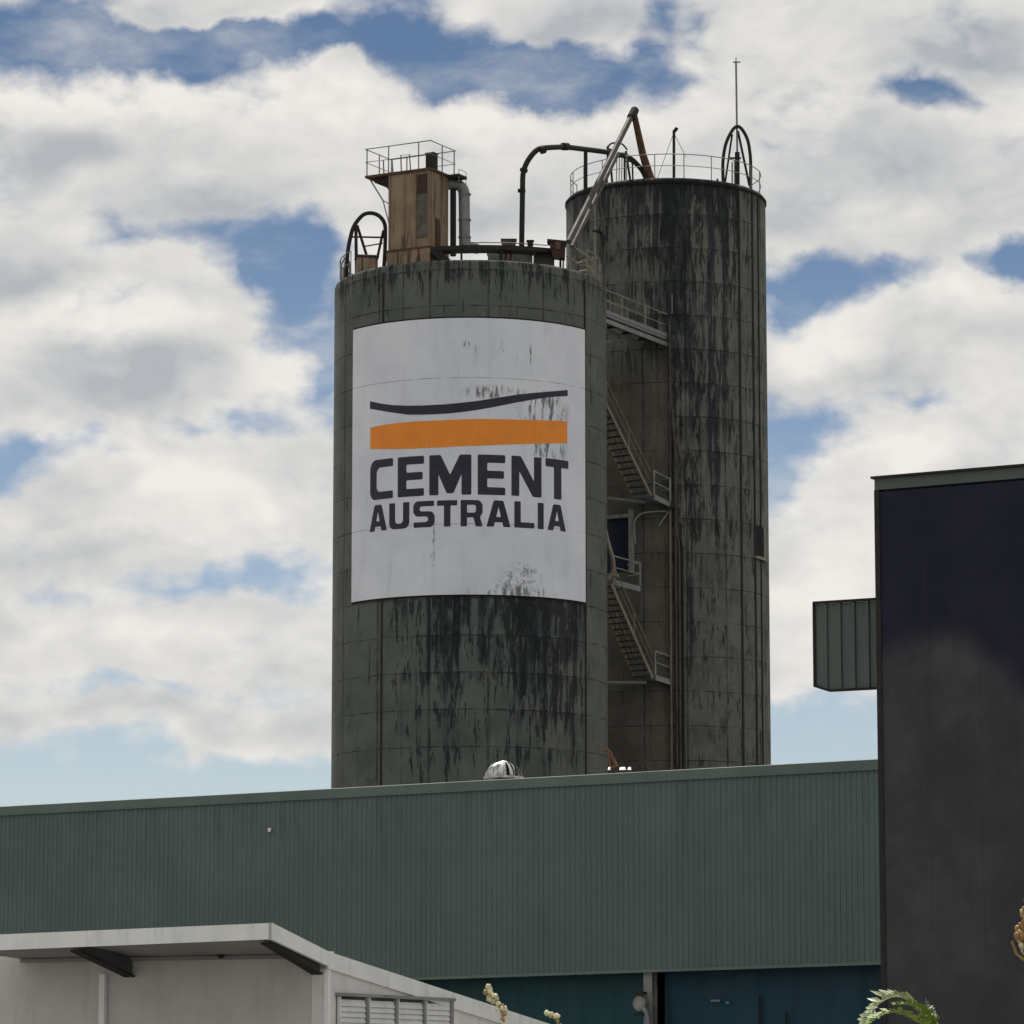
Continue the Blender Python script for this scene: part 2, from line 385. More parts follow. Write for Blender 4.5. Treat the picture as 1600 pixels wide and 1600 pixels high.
def silo(cx, cy, rad, H, mat, label):
    t = thing('concrete_silo', label, 'silo', (cx, cy, 0), 'cylindrical silos of the cement works')
    n = 180; mb = MB(); vs = []
    prof = [(rad, 0), (rad, H - .16), (rad - .05, H - .04), (rad - .14, H), (rad - .32, H), (rad - .32, H - .25)]
    for (r, z) in prof: vs += [cyl(2 * math.pi * i / n, z, r, cx, cy) for i in range(n)]
    fs = [(j * n + i, j * n + (i + 1) % n, (j + 1) * n + (i + 1) % n, (j + 1) * n + i) for j in range(len(prof) - 1) for i in range(n)]
    mb.add(vs, fs, True); mb.build('shell', mat, t)
    rf = MB(); rf.add([cyl(2 * math.pi * i / n, H - .2, rad - .3, cx, cy) for i in range(n)] + [cyl(2 * math.pi * i / n, H - .4, rad - .3, cx, cy) for i in range(n)],
                      [tuple(range(n)), tuple(range(n, 2 * n))] + [(i, (i + 1) % n, (i + 1) % n + n, i + n) for i in range(n)])
    rf.build('roof', M_steel, t)
    return t
def ring_rail(t, cx, cy, r, z, h, t0, t1, posts, mat, rr=.026):
    n = 90
    for k, hh in enumerate((h, h * .52)):
        MB().tube([cyl(t0 + (t1 - t0) * i / n, z + hh, r, cx, cy) for i in range(n + 1)], rr if k == 0 else rr * .8, 6).build('guard_rail', mat, t)
    for i in range(posts + 1):
        a = t0 + (t1 - t0) * i / posts
        MB().tube([cyl(a, z - .1, r, cx, cy), cyl(a, z + h, r, cx, cy)], rr, 6).build('rail_post', mat, t)
s1 = silo(X1, Y1, R1, H1, M_silo1, 'weathered green concrete silo carrying the big white CEMENT AUSTRALIA sign')
s2 = silo(X2, Y2, R2, H2, M_silo2, 'taller narrower dark streaked concrete silo with no sign, mast on top')
ring_rail(s1, X1, Y1, R1 - .22, H1, 1.05, R(62), R(296), 26, M_rail, .022)
ring_rail(s2, X2, Y2, R2 - .2, H2, 1.08, R(-112), R(112), 13, M_railgrey, .022)
# dark ledge under the rim of the taller silo
ring(MB(), X2, Y2, R2 + .002, R2 + .05, H2 - .28, H2 - .17).build('rim_ledge', M_black, s2)
# vertical ribs on the left silo at the sign edge and the far sides
for px in (598, 914):
    th, _ = cylhit(px, 700)
    mb = MB(); w = .05
    for za_, zb_ in (((0, z_sign0), (z_sign1, H1 - .3)) if px == 598 else ((0, H1 - .3),)):
        MB().box(cyl(th, (za_ + zb_) / 2, R1 + .015), (.08, .04, zb_ - za_), th).build('rib', M_dark, s1)
# ribs and pipes on the right silo
for px, w, mt in ((1157, .10, M_dark), (1178, .10, M_dark), (1187, .07, M_dark)):
    th, _ = cylhit(px, 700, X2, Y2, R2)
    p = cyl(th, (H2 - .3) / 2, R2 + .015, X2, Y2)
    MB().box(p, (w, .06, H2 - .3), th).build('rib', mt, s2)
# slot opening high on the right flank
a0 = cylhit(1180, 845, X2, Y2, R2)[0]; a1 = cylhit(1192, 845, X2, Y2, R2)[0]; za = cylhit(1186, 870, X2, Y2, R2)[1]; zb = cylhit(1186, 823, X2, Y2, R2)[1]
M_black = weathered('black_opening', (.008, .009, .012), (.012, .012, .014), 2, .9)
mb = MB(); ring(mb, X2, Y2, R2 - .1, R2 + .03, za, zb, 8, a0, a1)
mb.build('vent_slot', M_black, s2)
mb = MB(); ring(mb, X2, Y2, R2 + .0, R2 + .08, za, zb, 3, a1 - .002, a1 + .03); ring(mb, X2, Y2, R2, R2 + .10, za - .12, za, 8, a0 - .02, a1 + .03); mb.build('slot_frame', M_rail, s2)

# downpipes / service conduits on the right silo
def downpipe(px, y0, y1, r, mat, off=.12, name='service_pipe', kink=None):
    th0, z0 = cylhit(px, y0, X2, Y2, R2); _, z1 = cylhit(px, y1, X2, Y2, R2)
    p = cyl(th0, z0, R2 + off, X2, Y2); q = cyl(th0, max(z1, 0), R2 + off, X2, Y2)
    pts = [p, q] if kink is None else bend([cyl(th0 + kink, z0 , R2 + off, X2, Y2), cyl(th0 + kink, z0 - .8, R2 + off, X2, Y2), cyl(th0, z0 - 1.6, R2 + off, X2, Y2), q], .4)
    o = MB().tube(pts, r, 8).build(name, mat, s2)
    k = MB(); zz = z0 - 1.7
    while zz > z1 + .5:
        sub(MB().box(cyl(th0, zz, R2 + off * .6, X2, Y2), (r * 3.0, off * 1.5, .06), th0), 'pipe_clamp', M_dark, o, s2); zz -= 2.4
downpipe(1046, 500, 1400, .05, M_conduit)
downpipe(1054, 640, 1400, .075, M_conduit, kink=-.02)
downpipe(1060, 795, 1400, .060, M_conduit, off=.15, kink=-.03)
downpipe(1065, 795, 1400, .060, M_dark, off=.10, kink=-.05)
downpipe(938, 304, 460, .05, M_rail, off=.35)
# doorway in the right silo
a0, zb = cylhit(950, 812, X2, Y2, R2); a1, _ = cylhit(984, 812, X2, Y2, R2); _, za = cylhit(970, 893, X2, Y2, R2)
M_navy = weathered('navy_door', (.006, .010, .030), (.010, .016, .042), 1.5, .5)
mb = MB(); ring(mb, X2, Y2, R2 - .2, R2 + .05, za, zb, 10, a0 - .03, a1); dr = mb.build('door', M_navy, s2)
mb = MB(); ring(mb, X2, Y2, R2, R2 + .16, za - .1, zb + .35, 3, a1, a1 + .045); ring(mb, X2, Y2, R2, R2 + .2, zb, zb + .16, 10, a0 - .1, a1)
sub(mb, 'door_frame', M_railgrey, dr, s2)

# ------------------------------------------------------------------ the sign
M_signw, T, b = newmat('sign_white_paint', .55, 0, .3)
o = T.n('ShaderNodeTexCoord').outputs['Object']; x, y, z = T.xyz(o)
th = T.m('ARCTAN2', x, T.m('MULTIPLY', y, -1)); a = T.m('MULTIPLY', th, R1); v = T.comb(a, z, 3.0)
c = T.mix(T.mr(T.noise(v, .5, 6, .6), .3, .7), (.645, .66, .745), (.735, .745, .81))
zt = T.m('SUBTRACT', z, zj + 1.49 * round((cylhit(735, 604)[1] - zj) / 1.49))
hz = T.m('ABSOLUTE', T.m('SUBTRACT', T.m('FRACT', T.m('ADD', T.m('DIVIDE', zt, 1.49 * 4), .5)), .5))
hl = T.m('MULTIPLY', T.mr(hz, .0016, .0042, 1, 0), T.mr(T.noise(v, 1.3, 5), .34, .55))
vt = T.m('ABSOLUTE', T.m('SUBTRACT', T.m('FRACT', T.m('ADD', T.m('DIVIDE', T.m('ADD', th, R(64)), R(12)), .5)), .5))
vl = T.m('MULTIPLY', T.mr(vt, .008, .02, 1, 0), T.mr(T.noise(v, .9, 4), .48, .7))
mould = T.mr(T.noise(T.comb(a, T.m('MULTIPLY', z, .16), 5), 4.2, 7, .74, .1), .495, .57)
def zone(px, py, rx, ry):
    t_, z_ = cylhit(px, py); q = T.m('POWER', T.m('DIVIDE', T.m('SUBTRACT', a, t_ * R1), rx), 2.0); w_ = T.m('POWER', T.m('DIVIDE', T.m('SUBTRACT', z, z_), ry), 2.0)
    return T.mr(T.m('ADD', q, w_), .1, 1.0, 1, 0)
zm = zone(775, 613, 1.7, .36)
for q in ((850, 640, 1.5, .9), (855, 700, 1.2, .8), (733, 545, .35, .45), (786, 548, .22, .45), (830, 555, .15, .5), (676, 850, .14, 1.2), (800, 925, 2.2, .35)): zm = T.m('MAXIMUM', zm, zone(*q))
ms = T.m('MULTIPLY', mould, zm)
m2 = T.m('MULTIPLY', T.mr(T.noise(v, 3.4, 9, .78, .3), .47, .60), zone(812, 905, 1.15, .85))
soft = T.m('MULTIPLY', T.mr(T.noise(T.comb(a, T.m('MULTIPLY', z, .15), 8), 2.0, 6, .6), .5, .75), .22)
c = T.mix(soft, c, (.33, .33, .33))
c = T.mix(T.m('MULTIPLY', T.m('MAXIMUM', hl, T.m('MULTIPLY', vl, .3)), .55), c, (.16, .16, .16))
c = T.mix(T.m('MULTIPLY', ms, .85), c, (.06, .065, .06)); c = T.mix(T.m('MULTIPLY', m2, .75), c, (.10, .10, .10))
T.l(c, b.inputs['Base Color']); bump(T, b, T.m('ADD', T.m('MULTIPLY', hl, -1), T.noise(v, 2, 4)), .012, .6)
M_ink = weathered('sign_ink', (.020, .018, .036), (.034, .030, .054), 2, .5, 0, .25, (.06, .06, .06))
M_orange = weathered('sign_orange', (.80, .245, .028), (.88, .285, .034), 1.2, .5, 0, .35, (.35, .14, .04), lo=.58, hi=.75)
sign = thing('painted_sign', 'large white curved sign with CEMENT AUSTRALIA lettering and orange band on the left silo', 'sign', (X1, Y1, 0))
mb = MB(); n = 64
ring(mb, X1, Y1, R1 - .01, R1 + .045, z_sign0, z_sign1, n, tA, tB); mb.build('sign_panel', M_signw, sign)
for z_a, z_b in ((z_sign0 - .07, z_sign0 - .002), (z_sign1 + .002, z_sign1 + .06)):  # black strips drawn as the shadow lines along the sign's top and bottom
    ring(MB(), X1, Y1, R1 - .01, R1 + .035, z_a, z_b, n, tA, tB).build('sign_edge_shade', M_black, sign)
RS = R1 + .045
def wrapped(poly_list, name, mat, thick=.008):
    """poly_list = [outer, holes...] in (theta, z); cut into narrow strips so it follows the curve"""
    flat = [[Vector((t * R1, z, 0)) for (t, z) in pl] for pl in poly_list]
    allp = [p for pl in flat for p in pl]; tris = tessellate_polygon(flat)
    bm = bmesh.new(); vs = [bm.verts.new(p) for p in allp]
    for t in tris:
        try: bm.faces.new([vs[i] for i in t])
        except ValueError: pass
    x0 = min(p.x for p in allp); x1 = max(p.x for p in allp); k = math.ceil(x0 / .2) * .2
    while k < x1:
        bmesh.ops.bisect_plane(bm, geom=bm.verts[:] + bm.edges[:] + bm.faces[:], plane_co=(k, 0, 0), plane_no=(1, 0, 0)); k += .2
    bmesh.ops.remove_doubles(bm, verts=bm.verts, dist=1e-5)
    r = bmesh.ops.extrude_face_region(bm, geom=bm.faces[:])
    top = {e for e in r['geom'] if isinstance(e, bmesh.types.BMVert)}
    for vv in bm.verts:
        rad = RS + (thick if vv in top else .0015); p = cyl(vv.co.x / R1, vv.co.y, rad); vv.co = p - Vector((X1, Y1, 0))
    bmesh.ops.recalc_face_normals(bm, faces=bm.faces)
    me = bpy.data.meshes.new(name); bm.to_mesh(me); bm.free(); me.materials.append(mat)
    o = bpy.data.objects.new(name, me); C.objects.link(o); o.parent = sign; return o
def zp(x, y): return cylhit(540 + x / 3.3333, 480 + y / 3.3333)
top = [(132, 490), (190, 503), (250, 511), (330, 514), (400, 513), (460, 510), (530, 506), (600, 499), (680, 490), (750, 479), (820, 468), (900, 455), (980, 447), (1050, 441), (1152, 432)]
bot = [(1152, 463), (1050, 470), (980, 481), (900, 495), (820, 511), (750, 525), (680, 537), (600, 548), (530, 555), (460, 559), (400, 561), (330, 561), (250, 550), (190, 540), (132, 530)]
wrapped([[zp(*p) for p in top + bot]], 'swoosh', M_ink)
top = [(133, 628), (190, 616), (250, 607), (350, 597), (500, 590), (600, 585), (700, 583), (800, 584), (900, 587), (1050, 591), (1150, 595)]
bot = [(1150, 709), (1000, 712), (850, 716), (700, 722), (500, 731), (350, 738), (250, 740), (133, 739)]
wrapped([[zp(*p) for p in top + bot]], 'orange_band', M_orange)
def rnd(poly, r, asp):
    """fillet the corners of a unit-box polygon; asp = width / height"""
    o_ = []; n_ = len(poly)
    for i in range(n_):
        p0, p1, p2 = [Vector((q[0] * asp, q[1])) for q in (poly[i - 1], poly[i], poly[(i + 1) % n_])]
        rr = r * (poly[i][2] if len(poly[i]) > 2 else 1)
        d0, d1 = p0 - p1, p2 - p1; q = min(rr, d0.length * .45, d1.length * .45)
        if q < .004: o_.append((p1.x / asp, p1.y)); continue
        a_, b_ = p1 + d0.normalized() * q, p1 + d1.normalized() * q
        for k in range(5):
            t = k / 4; m_ = a_ * (1 - t) ** 2 + p1 * 2 * t * (1 - t) + b_ * t * t; o_.append((m_.x / asp, m_.y))
    return o_
G = {}   # glyphs: y up, unit box;   third number scales the corner radius
G['C'] = lambda w: [[(0, .84, 4), (.16, 1, 4), (1, 1), (1, .80), (.40, .80, 3), (.30, .70, 3), (.30, .28, 3), (.38, .19, 3), (1, .19), (1, 0), (.14, 0, 4), (0, .13, 4)]]
G['E'] = lambda w: [[(0, 1), (1, 1), (1, .80), (.34, .80), (.34, .60), (.95, .60), (.95, .41), (.34, .41), (.34, .19), (1, .19), (1, 0), (0, 0)]]
G['M'] = lambda w: [[(0, 1), (.27, 1), (.50, .50), (.73, 1), (1, 1), (1, 0), (.77, 0), (.77, .52), (.58, .04), (.42, .04), (.22, .52), (.22, 0), (0, 0)]]
G['N'] = lambda w: [[(0, 1), (.30, 1), (.74, .38), (.74, 1), (1, 1), (1, 0), (.70, 0), (.25, .62), (.25, 0), (0, 0)]]
G['T'] = lambda w: [[(0, 1), (1, 1), (1, .80), (.67, .80), (.67, 0), (.35, 0), (.35, .80), (0, .80)]]
G['A'] = lambda w: [[(.30, 1, 2), (.70, 1, 2), (1, 0), (.70, 0), (.66, .17), (.34, .17), (.30, 0), (0, 0)], [(.40, .37), (.50, .76), (.60, .37)]]
G['U'] = lambda w: [[(0, 1), (.30, 1), (.30, .30, 2), (.38, .20, 2), (.62, .20, 2), (.70, .30, 2), (.70, 1), (1, 1), (1, .15, 4), (.85, 0, 4), (.15, 0, 4), (0, .15, 4)]]
G['S'] = lambda w: [[(.14, 1, 3), (.97, 1), (.97, .80), (.36, .80, 2), (.30, .74, 2), (.30, .66, 2), (.36, .61, 2), (.86, .60, 3), (1, .46, 3), (1, .14, 4), (.86, 0, 3), (.02, 0), (.02, .20), (.62, .20, 2), (.70, .26, 2), (.70, .35, 2), (.64, .41, 2), (.14, .42, 3), (0, .55, 3), (0, .87, 3)]]
G['R'] = lambda w: [[(0, 1), (.84, 1, 3), (1, .85, 3), (1, .50, 3), (.88, .38, 2), (1, 0), (.69, 0), (.58, .34), (.29, .34), (.29, 0), (0, 0)], [(.29, .82), (.64, .82, 1), (.70, .76, 1), (.70, .58, 1), (.64, .52, 1), (.29, .52)]]
G['L'] = lambda w: [[(0, 1), (.31, 1), (.31, .21), (1, .21), (1, 0), (0, 0)]]
G['I'] = lambda w: [[(0, 1), (1, 1), (1, 0), (0, 0)]]
def row(specs, ztop, zbot):
    for ch, xa, xb in specs:
        ymid = 900
        ta = zp(xa, ymid)[0]; tb = zp(xb, ymid)[0]; w = (tb - ta) * R1; h = ztop - zbot; asp = w / h
        loops = [rnd(q, .035, asp) for q in G[ch](asp)]
        wrapped([[(ta + (tb - ta) * u, zbot + h * v_) for (u, v_) in lp] for lp in loops], 'letter', M_ink)
row([('C', 133, 250), ('E', 275, 410), ('M', 438, 655), ('E', 688, 830), ('N', 862, 1017), ('T', 1038, 1156)], zp(650, 768)[1], zp(650, 977)[1])
row([('A', 131, 220), ('U', 232, 335), ('S', 356, 466), ('T', 478, 582), ('R', 600, 713), ('A', 733, 857), ('L', 877, 980), ('I', 998, 1028), ('A', 1048, 1142)], zp(650, 1005)[1], zp(650, 1142)[1])

# ------------------------------------------------------------------ filter tower on the left silo
K = P(672, 262, 155.0)                                    # near top corner of the housing
ztw = K.z; zr = H1 - .2
uL = Vector((-math.cos(R(29)), math.sin(R(29)), 0)); uR = Vector((math.sin(R(29)), math.cos(R(29)), 0))
tw = thing('filter_tower', 'tan steel dedusting filter housing standing on the left silo roof with railed platform', 'filter housing', (K.x, K.y, zr))
WL, WR = 2.0, 1.5
def pt(a, b_, z): return Vector((K.x, K.y, 0)) + uL * a + uR * b_ + Vector((0, 0, z))
def tbox(a0, a1, b0, b1, z0, z1):
    m_ = MB(); m_.prism([pt(a0, b0, z0), pt(a1, b0, z0), pt(a1, b1, z0), pt(a0, b1, z0)], (0, 0, z1 - z0)); return m_
tbox(0, WL, 0, WR, zr + 1.3, ztw - .1).build('housing', M_tan, tw)
tbox(-.03, WL + .06, -.03, WR + .03, zr, zr + 1.28).build('lower_housing', M_tan, tw)
tbox(-.06, WL + .08, -.06, WR + .05, zr + 1.28, zr + 1.35).build('flange', M_tanrust, tw)
tbox(.10, .62, -.05, 0, zr + 1.75, ztw - .22).build('door_panel', M_panelgrey, tw)
tbox(.12, .58, -.07, -.05, ztw - 1.05, ztw - .25).build('grille', M_redbrown, tw)
for a_ in (.04, .66, 1.2, 1.9): tbox(a_, a_ + .05, -.045, 0, zr + 1.35, ztw - .1).build('stiffener', M_tan, tw)
for a_ in (.5, 1.0, 1.5): tbox(a_, a_ + .04, -.06, -.03, zr, zr + 1.28).build('stiffener', M_tanrust, tw)
for b_ in (.1, .9, 1.38): tbox(-.045, 0, b_, b_ + .06, zr + 1.35, ztw - .1).build('stiffener', M_tan, tw)
tbox(-.05, 0, .45, .75, zr + 1.1, zr + 2.6).build('rust_panel', M_tanrust, tw)
tbox(-.06, 0, .8, 1.4, zr + 1.1, zr + 2.3).build('side_door', M_tan, tw)
tbox(-.08, 3.1, -.08, 2.05, ztw - .1, ztw).build('platform', M_tanrust, tw)
tbox(1.85, 2.75, .1, 1.5, ztw - .30, ztw - .1).build('platform_beam', M_dark, tw)
for b_ in (.15, 1.5):
    MB().beam(pt(3.0, b_, ztw - .1), pt(2.35, b_, ztw - 1.1), .05, .05).beam(pt(2.35, b_, ztw - 1.1), pt(2.0, b_, ztw - 2.3), .05, .05).build('strut', M_railgrey, tw)
    MB().beam(pt(2.35, b_, ztw - 1.1), pt(2.0, b_, ztw - 1.3), .04, .04).build('strut', M_railgrey, tw)
cor = [(3.1, -.05), (-.05, -.05), (-.05, 2.02), (3.1, 2.02)]
for h_ in (1.14, .58):
    MB().tube([pt(a_, b_, ztw + h_) for a_, b_ in cor] + [pt(*cor[0], ztw + h_)], .024 if h_ > 1 else .017, 6).build('guard_rail', M_railgrey, tw)
for a_, b_ in ((3.05, 0), (2.0, 0), (.55, 0), (0, 2.0), (0, 1.0), (1.1, 2.0), (2.3, 2.0), (3.05, 2.0), (3.05, 1.0)):
    MB().tube([pt(a_, b_, ztw), pt(a_, b_, ztw + 1.14)], .028, 6).build('rail_post', M_railgrey, tw)
tbox(.05, .42, .35, .72, ztw, ztw + .72).build('flue', M_dark, tw)
m_ = tbox(.02, .45, .32, .75, ztw + .72, ztw + .75); m_.build('flue_cap', M_rust, tw)
for a_, h_ in ((2.6, .85), (1.75, .95)):
    MB().tube([pt(a_ + .15, .9, ztw), pt(a_ + .2, .9, ztw + h_), pt(a_ - .2, .95, ztw + h_), pt(a_ - .27, .95, ztw)], .03, 6).build('grab_hoop', M_steel, tw)
# small side stage on the right of the platform
tbox(-.62, -.1, 1.3, 2.0, ztw - .16, ztw - .04).build('side_stage', M_dark, tw)
MB().tube([pt(-.60, 1.35, ztw - .4), pt(-.60, 1.35, ztw + .15), pt(-.60, 1.95, ztw + .15), pt(-.60, 1.95, ztw - .4)], .016, 6).build('stage_rail', M_railgrey, tw)

# ducts beside the tower
Yd = 156.6
duct = thing('exhaust_duct', 'fat grey duct elbowing down beside the tan filter tower', 'duct', P(727, 400, Yd))
path = bend([P(690, 288, Yd), P(725, 288, Yd), P(726, 384, Yd)], .75, 10)
MB().tube(path, .235, 16).build('pipe', M_steel, duct)
for q in (P(726, 305, Yd), P(726, 345, Yd), P(726, 372, Yd)): MB().tube([q, q + Vector((0, 0, .06))], .27, 16).build('flange', M_steel, duct)
MB().tube(bend([P(726, 370, Yd), P(727, 386, Yd), P(748, 388, Yd)], .3), .24, 14).build('outlet_elbow', M_steel, duct)
dd = tag(MB().tube([P(708, 400, Yd), P(708, 281, Yd)], .13, 12).build('standpipe', M_dark, None, P(708, 400, Yd)), 'thin dark standpipe between tan filter tower and fat duct', 'pipe')

# ladder hoops
hp = thing('ladder_hoop', 'dark tubular hoop with braces left of the tan tower on the signed silo', 'ladder hoop', P(560, 430, 156.5))
Yh = 156.5
def pipepx(lst, Y, rad, name, mat, par, rb=.5, n=10):
    return MB().tube(bend([P(x_, y_, Y) for x_, y_ in lst], rb), rad, n).build(name, mat, par)
pipepx([(541, 436), (543, 390), (552, 352), (570, 332), (590, 334), (602, 348), (602, 385), (600, 420)], Yh, .085, 'hoop', M_dark, hp, .6)
pipepx([(556, 352), (557, 430)], Yh, .07, 'brace', M_dark, hp)
pipepx([(558, 352), (581, 425)], Yh, .06, 'brace', M_dark, hp)
pipepx([(599, 360), (588, 410)], Yh, .055, 'brace', M_dark, hp)
pipepx([(546, 370), (600, 371)], Yh, .04, 'crossbar', M_dark, hp)
pipepx([(570, 385), (598, 380)], Yh, .03, 'crossbar', M_dark, hp)
pipepx([(534, 441), (533, 412), (540, 402), (546, 408), (547, 436)], 157.0, .035, 'side_rail', M_railgrey, hp, .2)
cb = thing('roof_cabinet', 'small brown cabinet at the foot of the hoop on the signed silo', 'cabinet', P(575, 430, 156))
mb = MB(); mb.box((P(573, 414, 156.0)), (.85, .6, .75), R(10)); mb.build('body', M_tan, cb)
mb = MB(); mb.box((P(573, 403, 156.0)), (.95, .7, .06), R(10)); mb.build('lid', M_dark, cb)
mb = MB(); mb.box((P(566, 414, 155.67)), (.04, .05, .6), R(10)); mb.build('edge_strip', M_dark, cb)

# raised walkway and plant on the signed silo
Yw = 154.6
wk = thing('roof_walkway', 'dark raised walkway crossing the signed silo roof behind its rim', 'walkway', P(770, 405, Yw))
zw = P(770, 386, Yw).z
wl = P(672, 386, Yw).x; wr = P(876, 386, Yw).x
nn = 20; mb = MB()
def wkp(s_, off=0): # gently curved with the rim
    return wl + (wr - wl) * s_, Yw + 1.0 * (abs(s_ - .4) * 1.5) ** 2 + off
vs = []
for i in range(nn + 1):
    x_, y_ = wkp(i / nn)
    vs += [(x_, y_, zw - .09), (x_, y_ + .8, zw - .09), (x_, y_ + .8, zw + .09), (x_, y_, zw + .09)]
mb.add(vs, [(i * 4 + k, i * 4 + (k + 1) % 4, i * 4 + 4 + (k + 1) % 4, i * 4 + 4 + k) for i in range(nn) for k in range(4)] + [(0, 1, 2, 3), (nn * 4, nn * 4 + 1, nn * 4 + 2, nn * 4 + 3)])
mb.build('deck', M_dark, wk)
for s_ in (.0, .24, .55, .8, 1.0):
    x_, y_ = wkp(s_, .1); MB().box((x_, y_, (zw + H1 - .2) / 2 - .05), (.09, .09, zw - H1 + .2 + .0)).build('leg', M_dark, wk)
MB().tube([Vector((*wkp(s_ / 10, .75), zw + .36)) for s_ in range(3, 10)], .022, 6).build('guard_rail', M_rail, wk)
for s_ in (.35, .55, .75): x_, y_ = wkp(s_, .75); MB().tube([(x_, y_, zw), (x_, y_, zw + .36)], .022, 6).build('rail_post', M_rail, wk)
mb = MB(); mb.prism([P(672, 392, Yw), P(690, 392, Yw), P(706, 408, Yw), P(700, 411, Yw), P(684, 404, Yw)], (0, .5, 0)); mb.build('bracket', M_dark, wk)
def crate(px0, px1, py0, py1, Y, dep, name, label, cat, mat, lidmat=None, rz=0.0):
    """plant box with a lid flange, door seam and feet"""
    a_ = P(px0, py1, Y); b_ = P(px1, py0, Y); cx_ = (a_.x + b_.x) / 2; w_ = b_.x - a_.x; h_ = b_.z - a_.z
    t_ = thing(name, label, cat, (cx_, Y + dep / 2, a_.z))
    t_.rotation_euler.z = 0
    MB().box((cx_, Y + dep / 2, a_.z + h_ * .47), (w_, dep, h_ * .86), rz).build('body', mat, t_)
    MB().box((cx_, Y + dep / 2, a_.z + h_ * .95), (w_ + .08, dep + .08, h_ * .1), rz).build('lid', lidmat or mat, t_)
    MB().box((cx_ + w_ * .1, Y - .012, a_.z + h_ * .45), (.03, .024, h_ * .7), rz).build('seam_strip', lidmat or mat, t_)
    return t_
crate(762, 832, 391, 411, 155.8, .8, 'plant_cabinet', 'long pale grey machinery box under the roof walkway', 'machine housing', M_railgrey, M_steel)
crate(836, 864, 394, 414, 155.6, .7, 'plant_cabinet', 'blue grey box right of the long machinery box on the roof', 'machine housing', weathered('blue_grey_paint', (.05, .06, .075), (.08, .085, .095), 3, .6))
crate(784, 806, 373, 383, 156.4, .5, 'motor_unit', 'low brown motor above the roof walkway rail', 'motor', M_panelgrey)
crate(824, 833, 375, 386, 155.6, .3, 'motor_unit', 'tiny dark box on the walkway beside the tall bent pipe', 'motor', M_dark)
# three stubby valves with rusty handles
for i, px in enumerate((781, 789, 797)):
    v_ = thing('valve', ('rusty valve on the long roof machinery box, ' + ('leftmost', 'middle', 'rightmost')[i] + ' of three'), 'valve', P(px, 408, 155.2), 'valves on the roof machinery')
    pipepx([(px, 409), (px + 2, 397)], 155.2, .05, 'stem', M_rust, v_, .1, 8)
    pipepx([(px - 2, 397), (px + 6, 395)], 155.2, .035, 'handle', M_rust, v_, .1, 8)
# hopper
hpY = 155.0
hop = thing('feed_hopper', 'dark red brown tapered hopper at the foot of the leaning pipes', 'hopper', P(871, 408, hpY))
mb = MB(); mb.prism([P(859, 378, hpY), P(884, 379, hpY), P(883, 402, hpY), P(863, 400, hpY)], (0, .7, 0)); mb.build('body', M_redbrown, hop)
mb = MB(); mb.prism([P(855, 373, hpY - .05), P(885, 376, hpY - .05), P(885, 380, hpY - .05), P(856, 377, hpY - .05)], (0, .8, 0)); mb.build('rim', M_dark, hop)
for x_ in (865, 880): MB().beam(P(x_, 400, hpY + .3), P(x_, 418, hpY + .3), .06, .06).build('leg', M_dark, hop)
mb = MB(); mb.box(P(872, 384, hpY - .03), (.22, .05, .3)); mb.build('hatch', M_rust, hop)
# rubble of pipework at the right rim
pk = thing('pipe_bundle', 'tangle of short beige pipes at the right edge of the signed silo roof', 'pipes', P(922, 430, 157))
for l_, r_0 in (([(893, 385), (915, 398), (930, 412)], .05), ([(900, 412), (918, 408), (934, 404)], .05), ([(905, 425), (925, 422), (936, 436)], .06), ([(912, 405), (920, 418), (930, 432), (933, 445)], .07), ([(885, 400), (905, 414), (928, 418)], .04), ([(925, 400), (926, 432)], .05)):
    pipepx(l_, 157.6, r_0, 'pipe', M_rail, pk, .3, 8)
mb = MB(); mb.box(P(929, 433, 157.4), (.28, .3, .22), .4); mb.build('flange_block', M_rail, pk)

# ------------------------------------------------------------------ tall bent conveying pipe
cp = thing('conveying_pipe', 'tall dark pipe rising from the signed silo and bending over to the taller silo', 'pipe', P(815, 388, 156))
ys = 156.0; ye = 166.0
def PY(px, py):   # depth slides from one silo to the other
    f_ = max(0, min(1, (px - 850) / 150)); return P(px, py, ys + (ye - ys) * f_)
pts = bend([PY(815, 388), PY(817, 262), PY(838, 232), PY(880, 229), PY(952, 238), PY(985, 246), PY(1004, 266), PY(1012, 285)], 1.5, 8)
MB().tube(pts, .115, 12).build('tube', M_dark, cp)
for q, e in (((815, 300), (815, 296)), ((818, 268), (819, 264)), ((845, 235), (851, 233)), ((880, 229), (886, 229)), ((952, 238), (957, 239))):
    MB().tube([PY(*q), PY(*e)], .17, 12).build('flange', M_dark, cp)
MB().tube([PY(915, 235), PY(915, 300)], .085, 10).build('support_post', M_dark, cp)

# leaning pipes
ip = thing('leaning_chute', 'pair of leaning pipes peaking above the taller silo with a rusty down leg', 'chute', P(890, 384, 157))
M_chute = weathered('chute_paint', (.085, .078, .07), (.055, .045, .038), 1.2, .5, 0, .5, (.05, .03, .02), .35)
apex = P(990, 175, 163.5)
a_ = P(888, 378, 157.0)
MB().tube([a_, apex], .125, 12).build('rising_pipe', M_chute, ip)
MB().tube([P(894, 386, 157.3), P(965, 240, 162)], .10, 12).build('rising_pipe', M_chute, ip)
MB().tube([apex + Vector((-.02, 0, .1)), P(1004, 240, 165), P(1017, 282, 166.5)], .13, 12, .20).build('down_leg', M_rust, ip)
MB().tube([P(986, 184, 163.2), P(992, 172, 163.6)], .19, 12).build('elbow_collar', M_dark, ip)
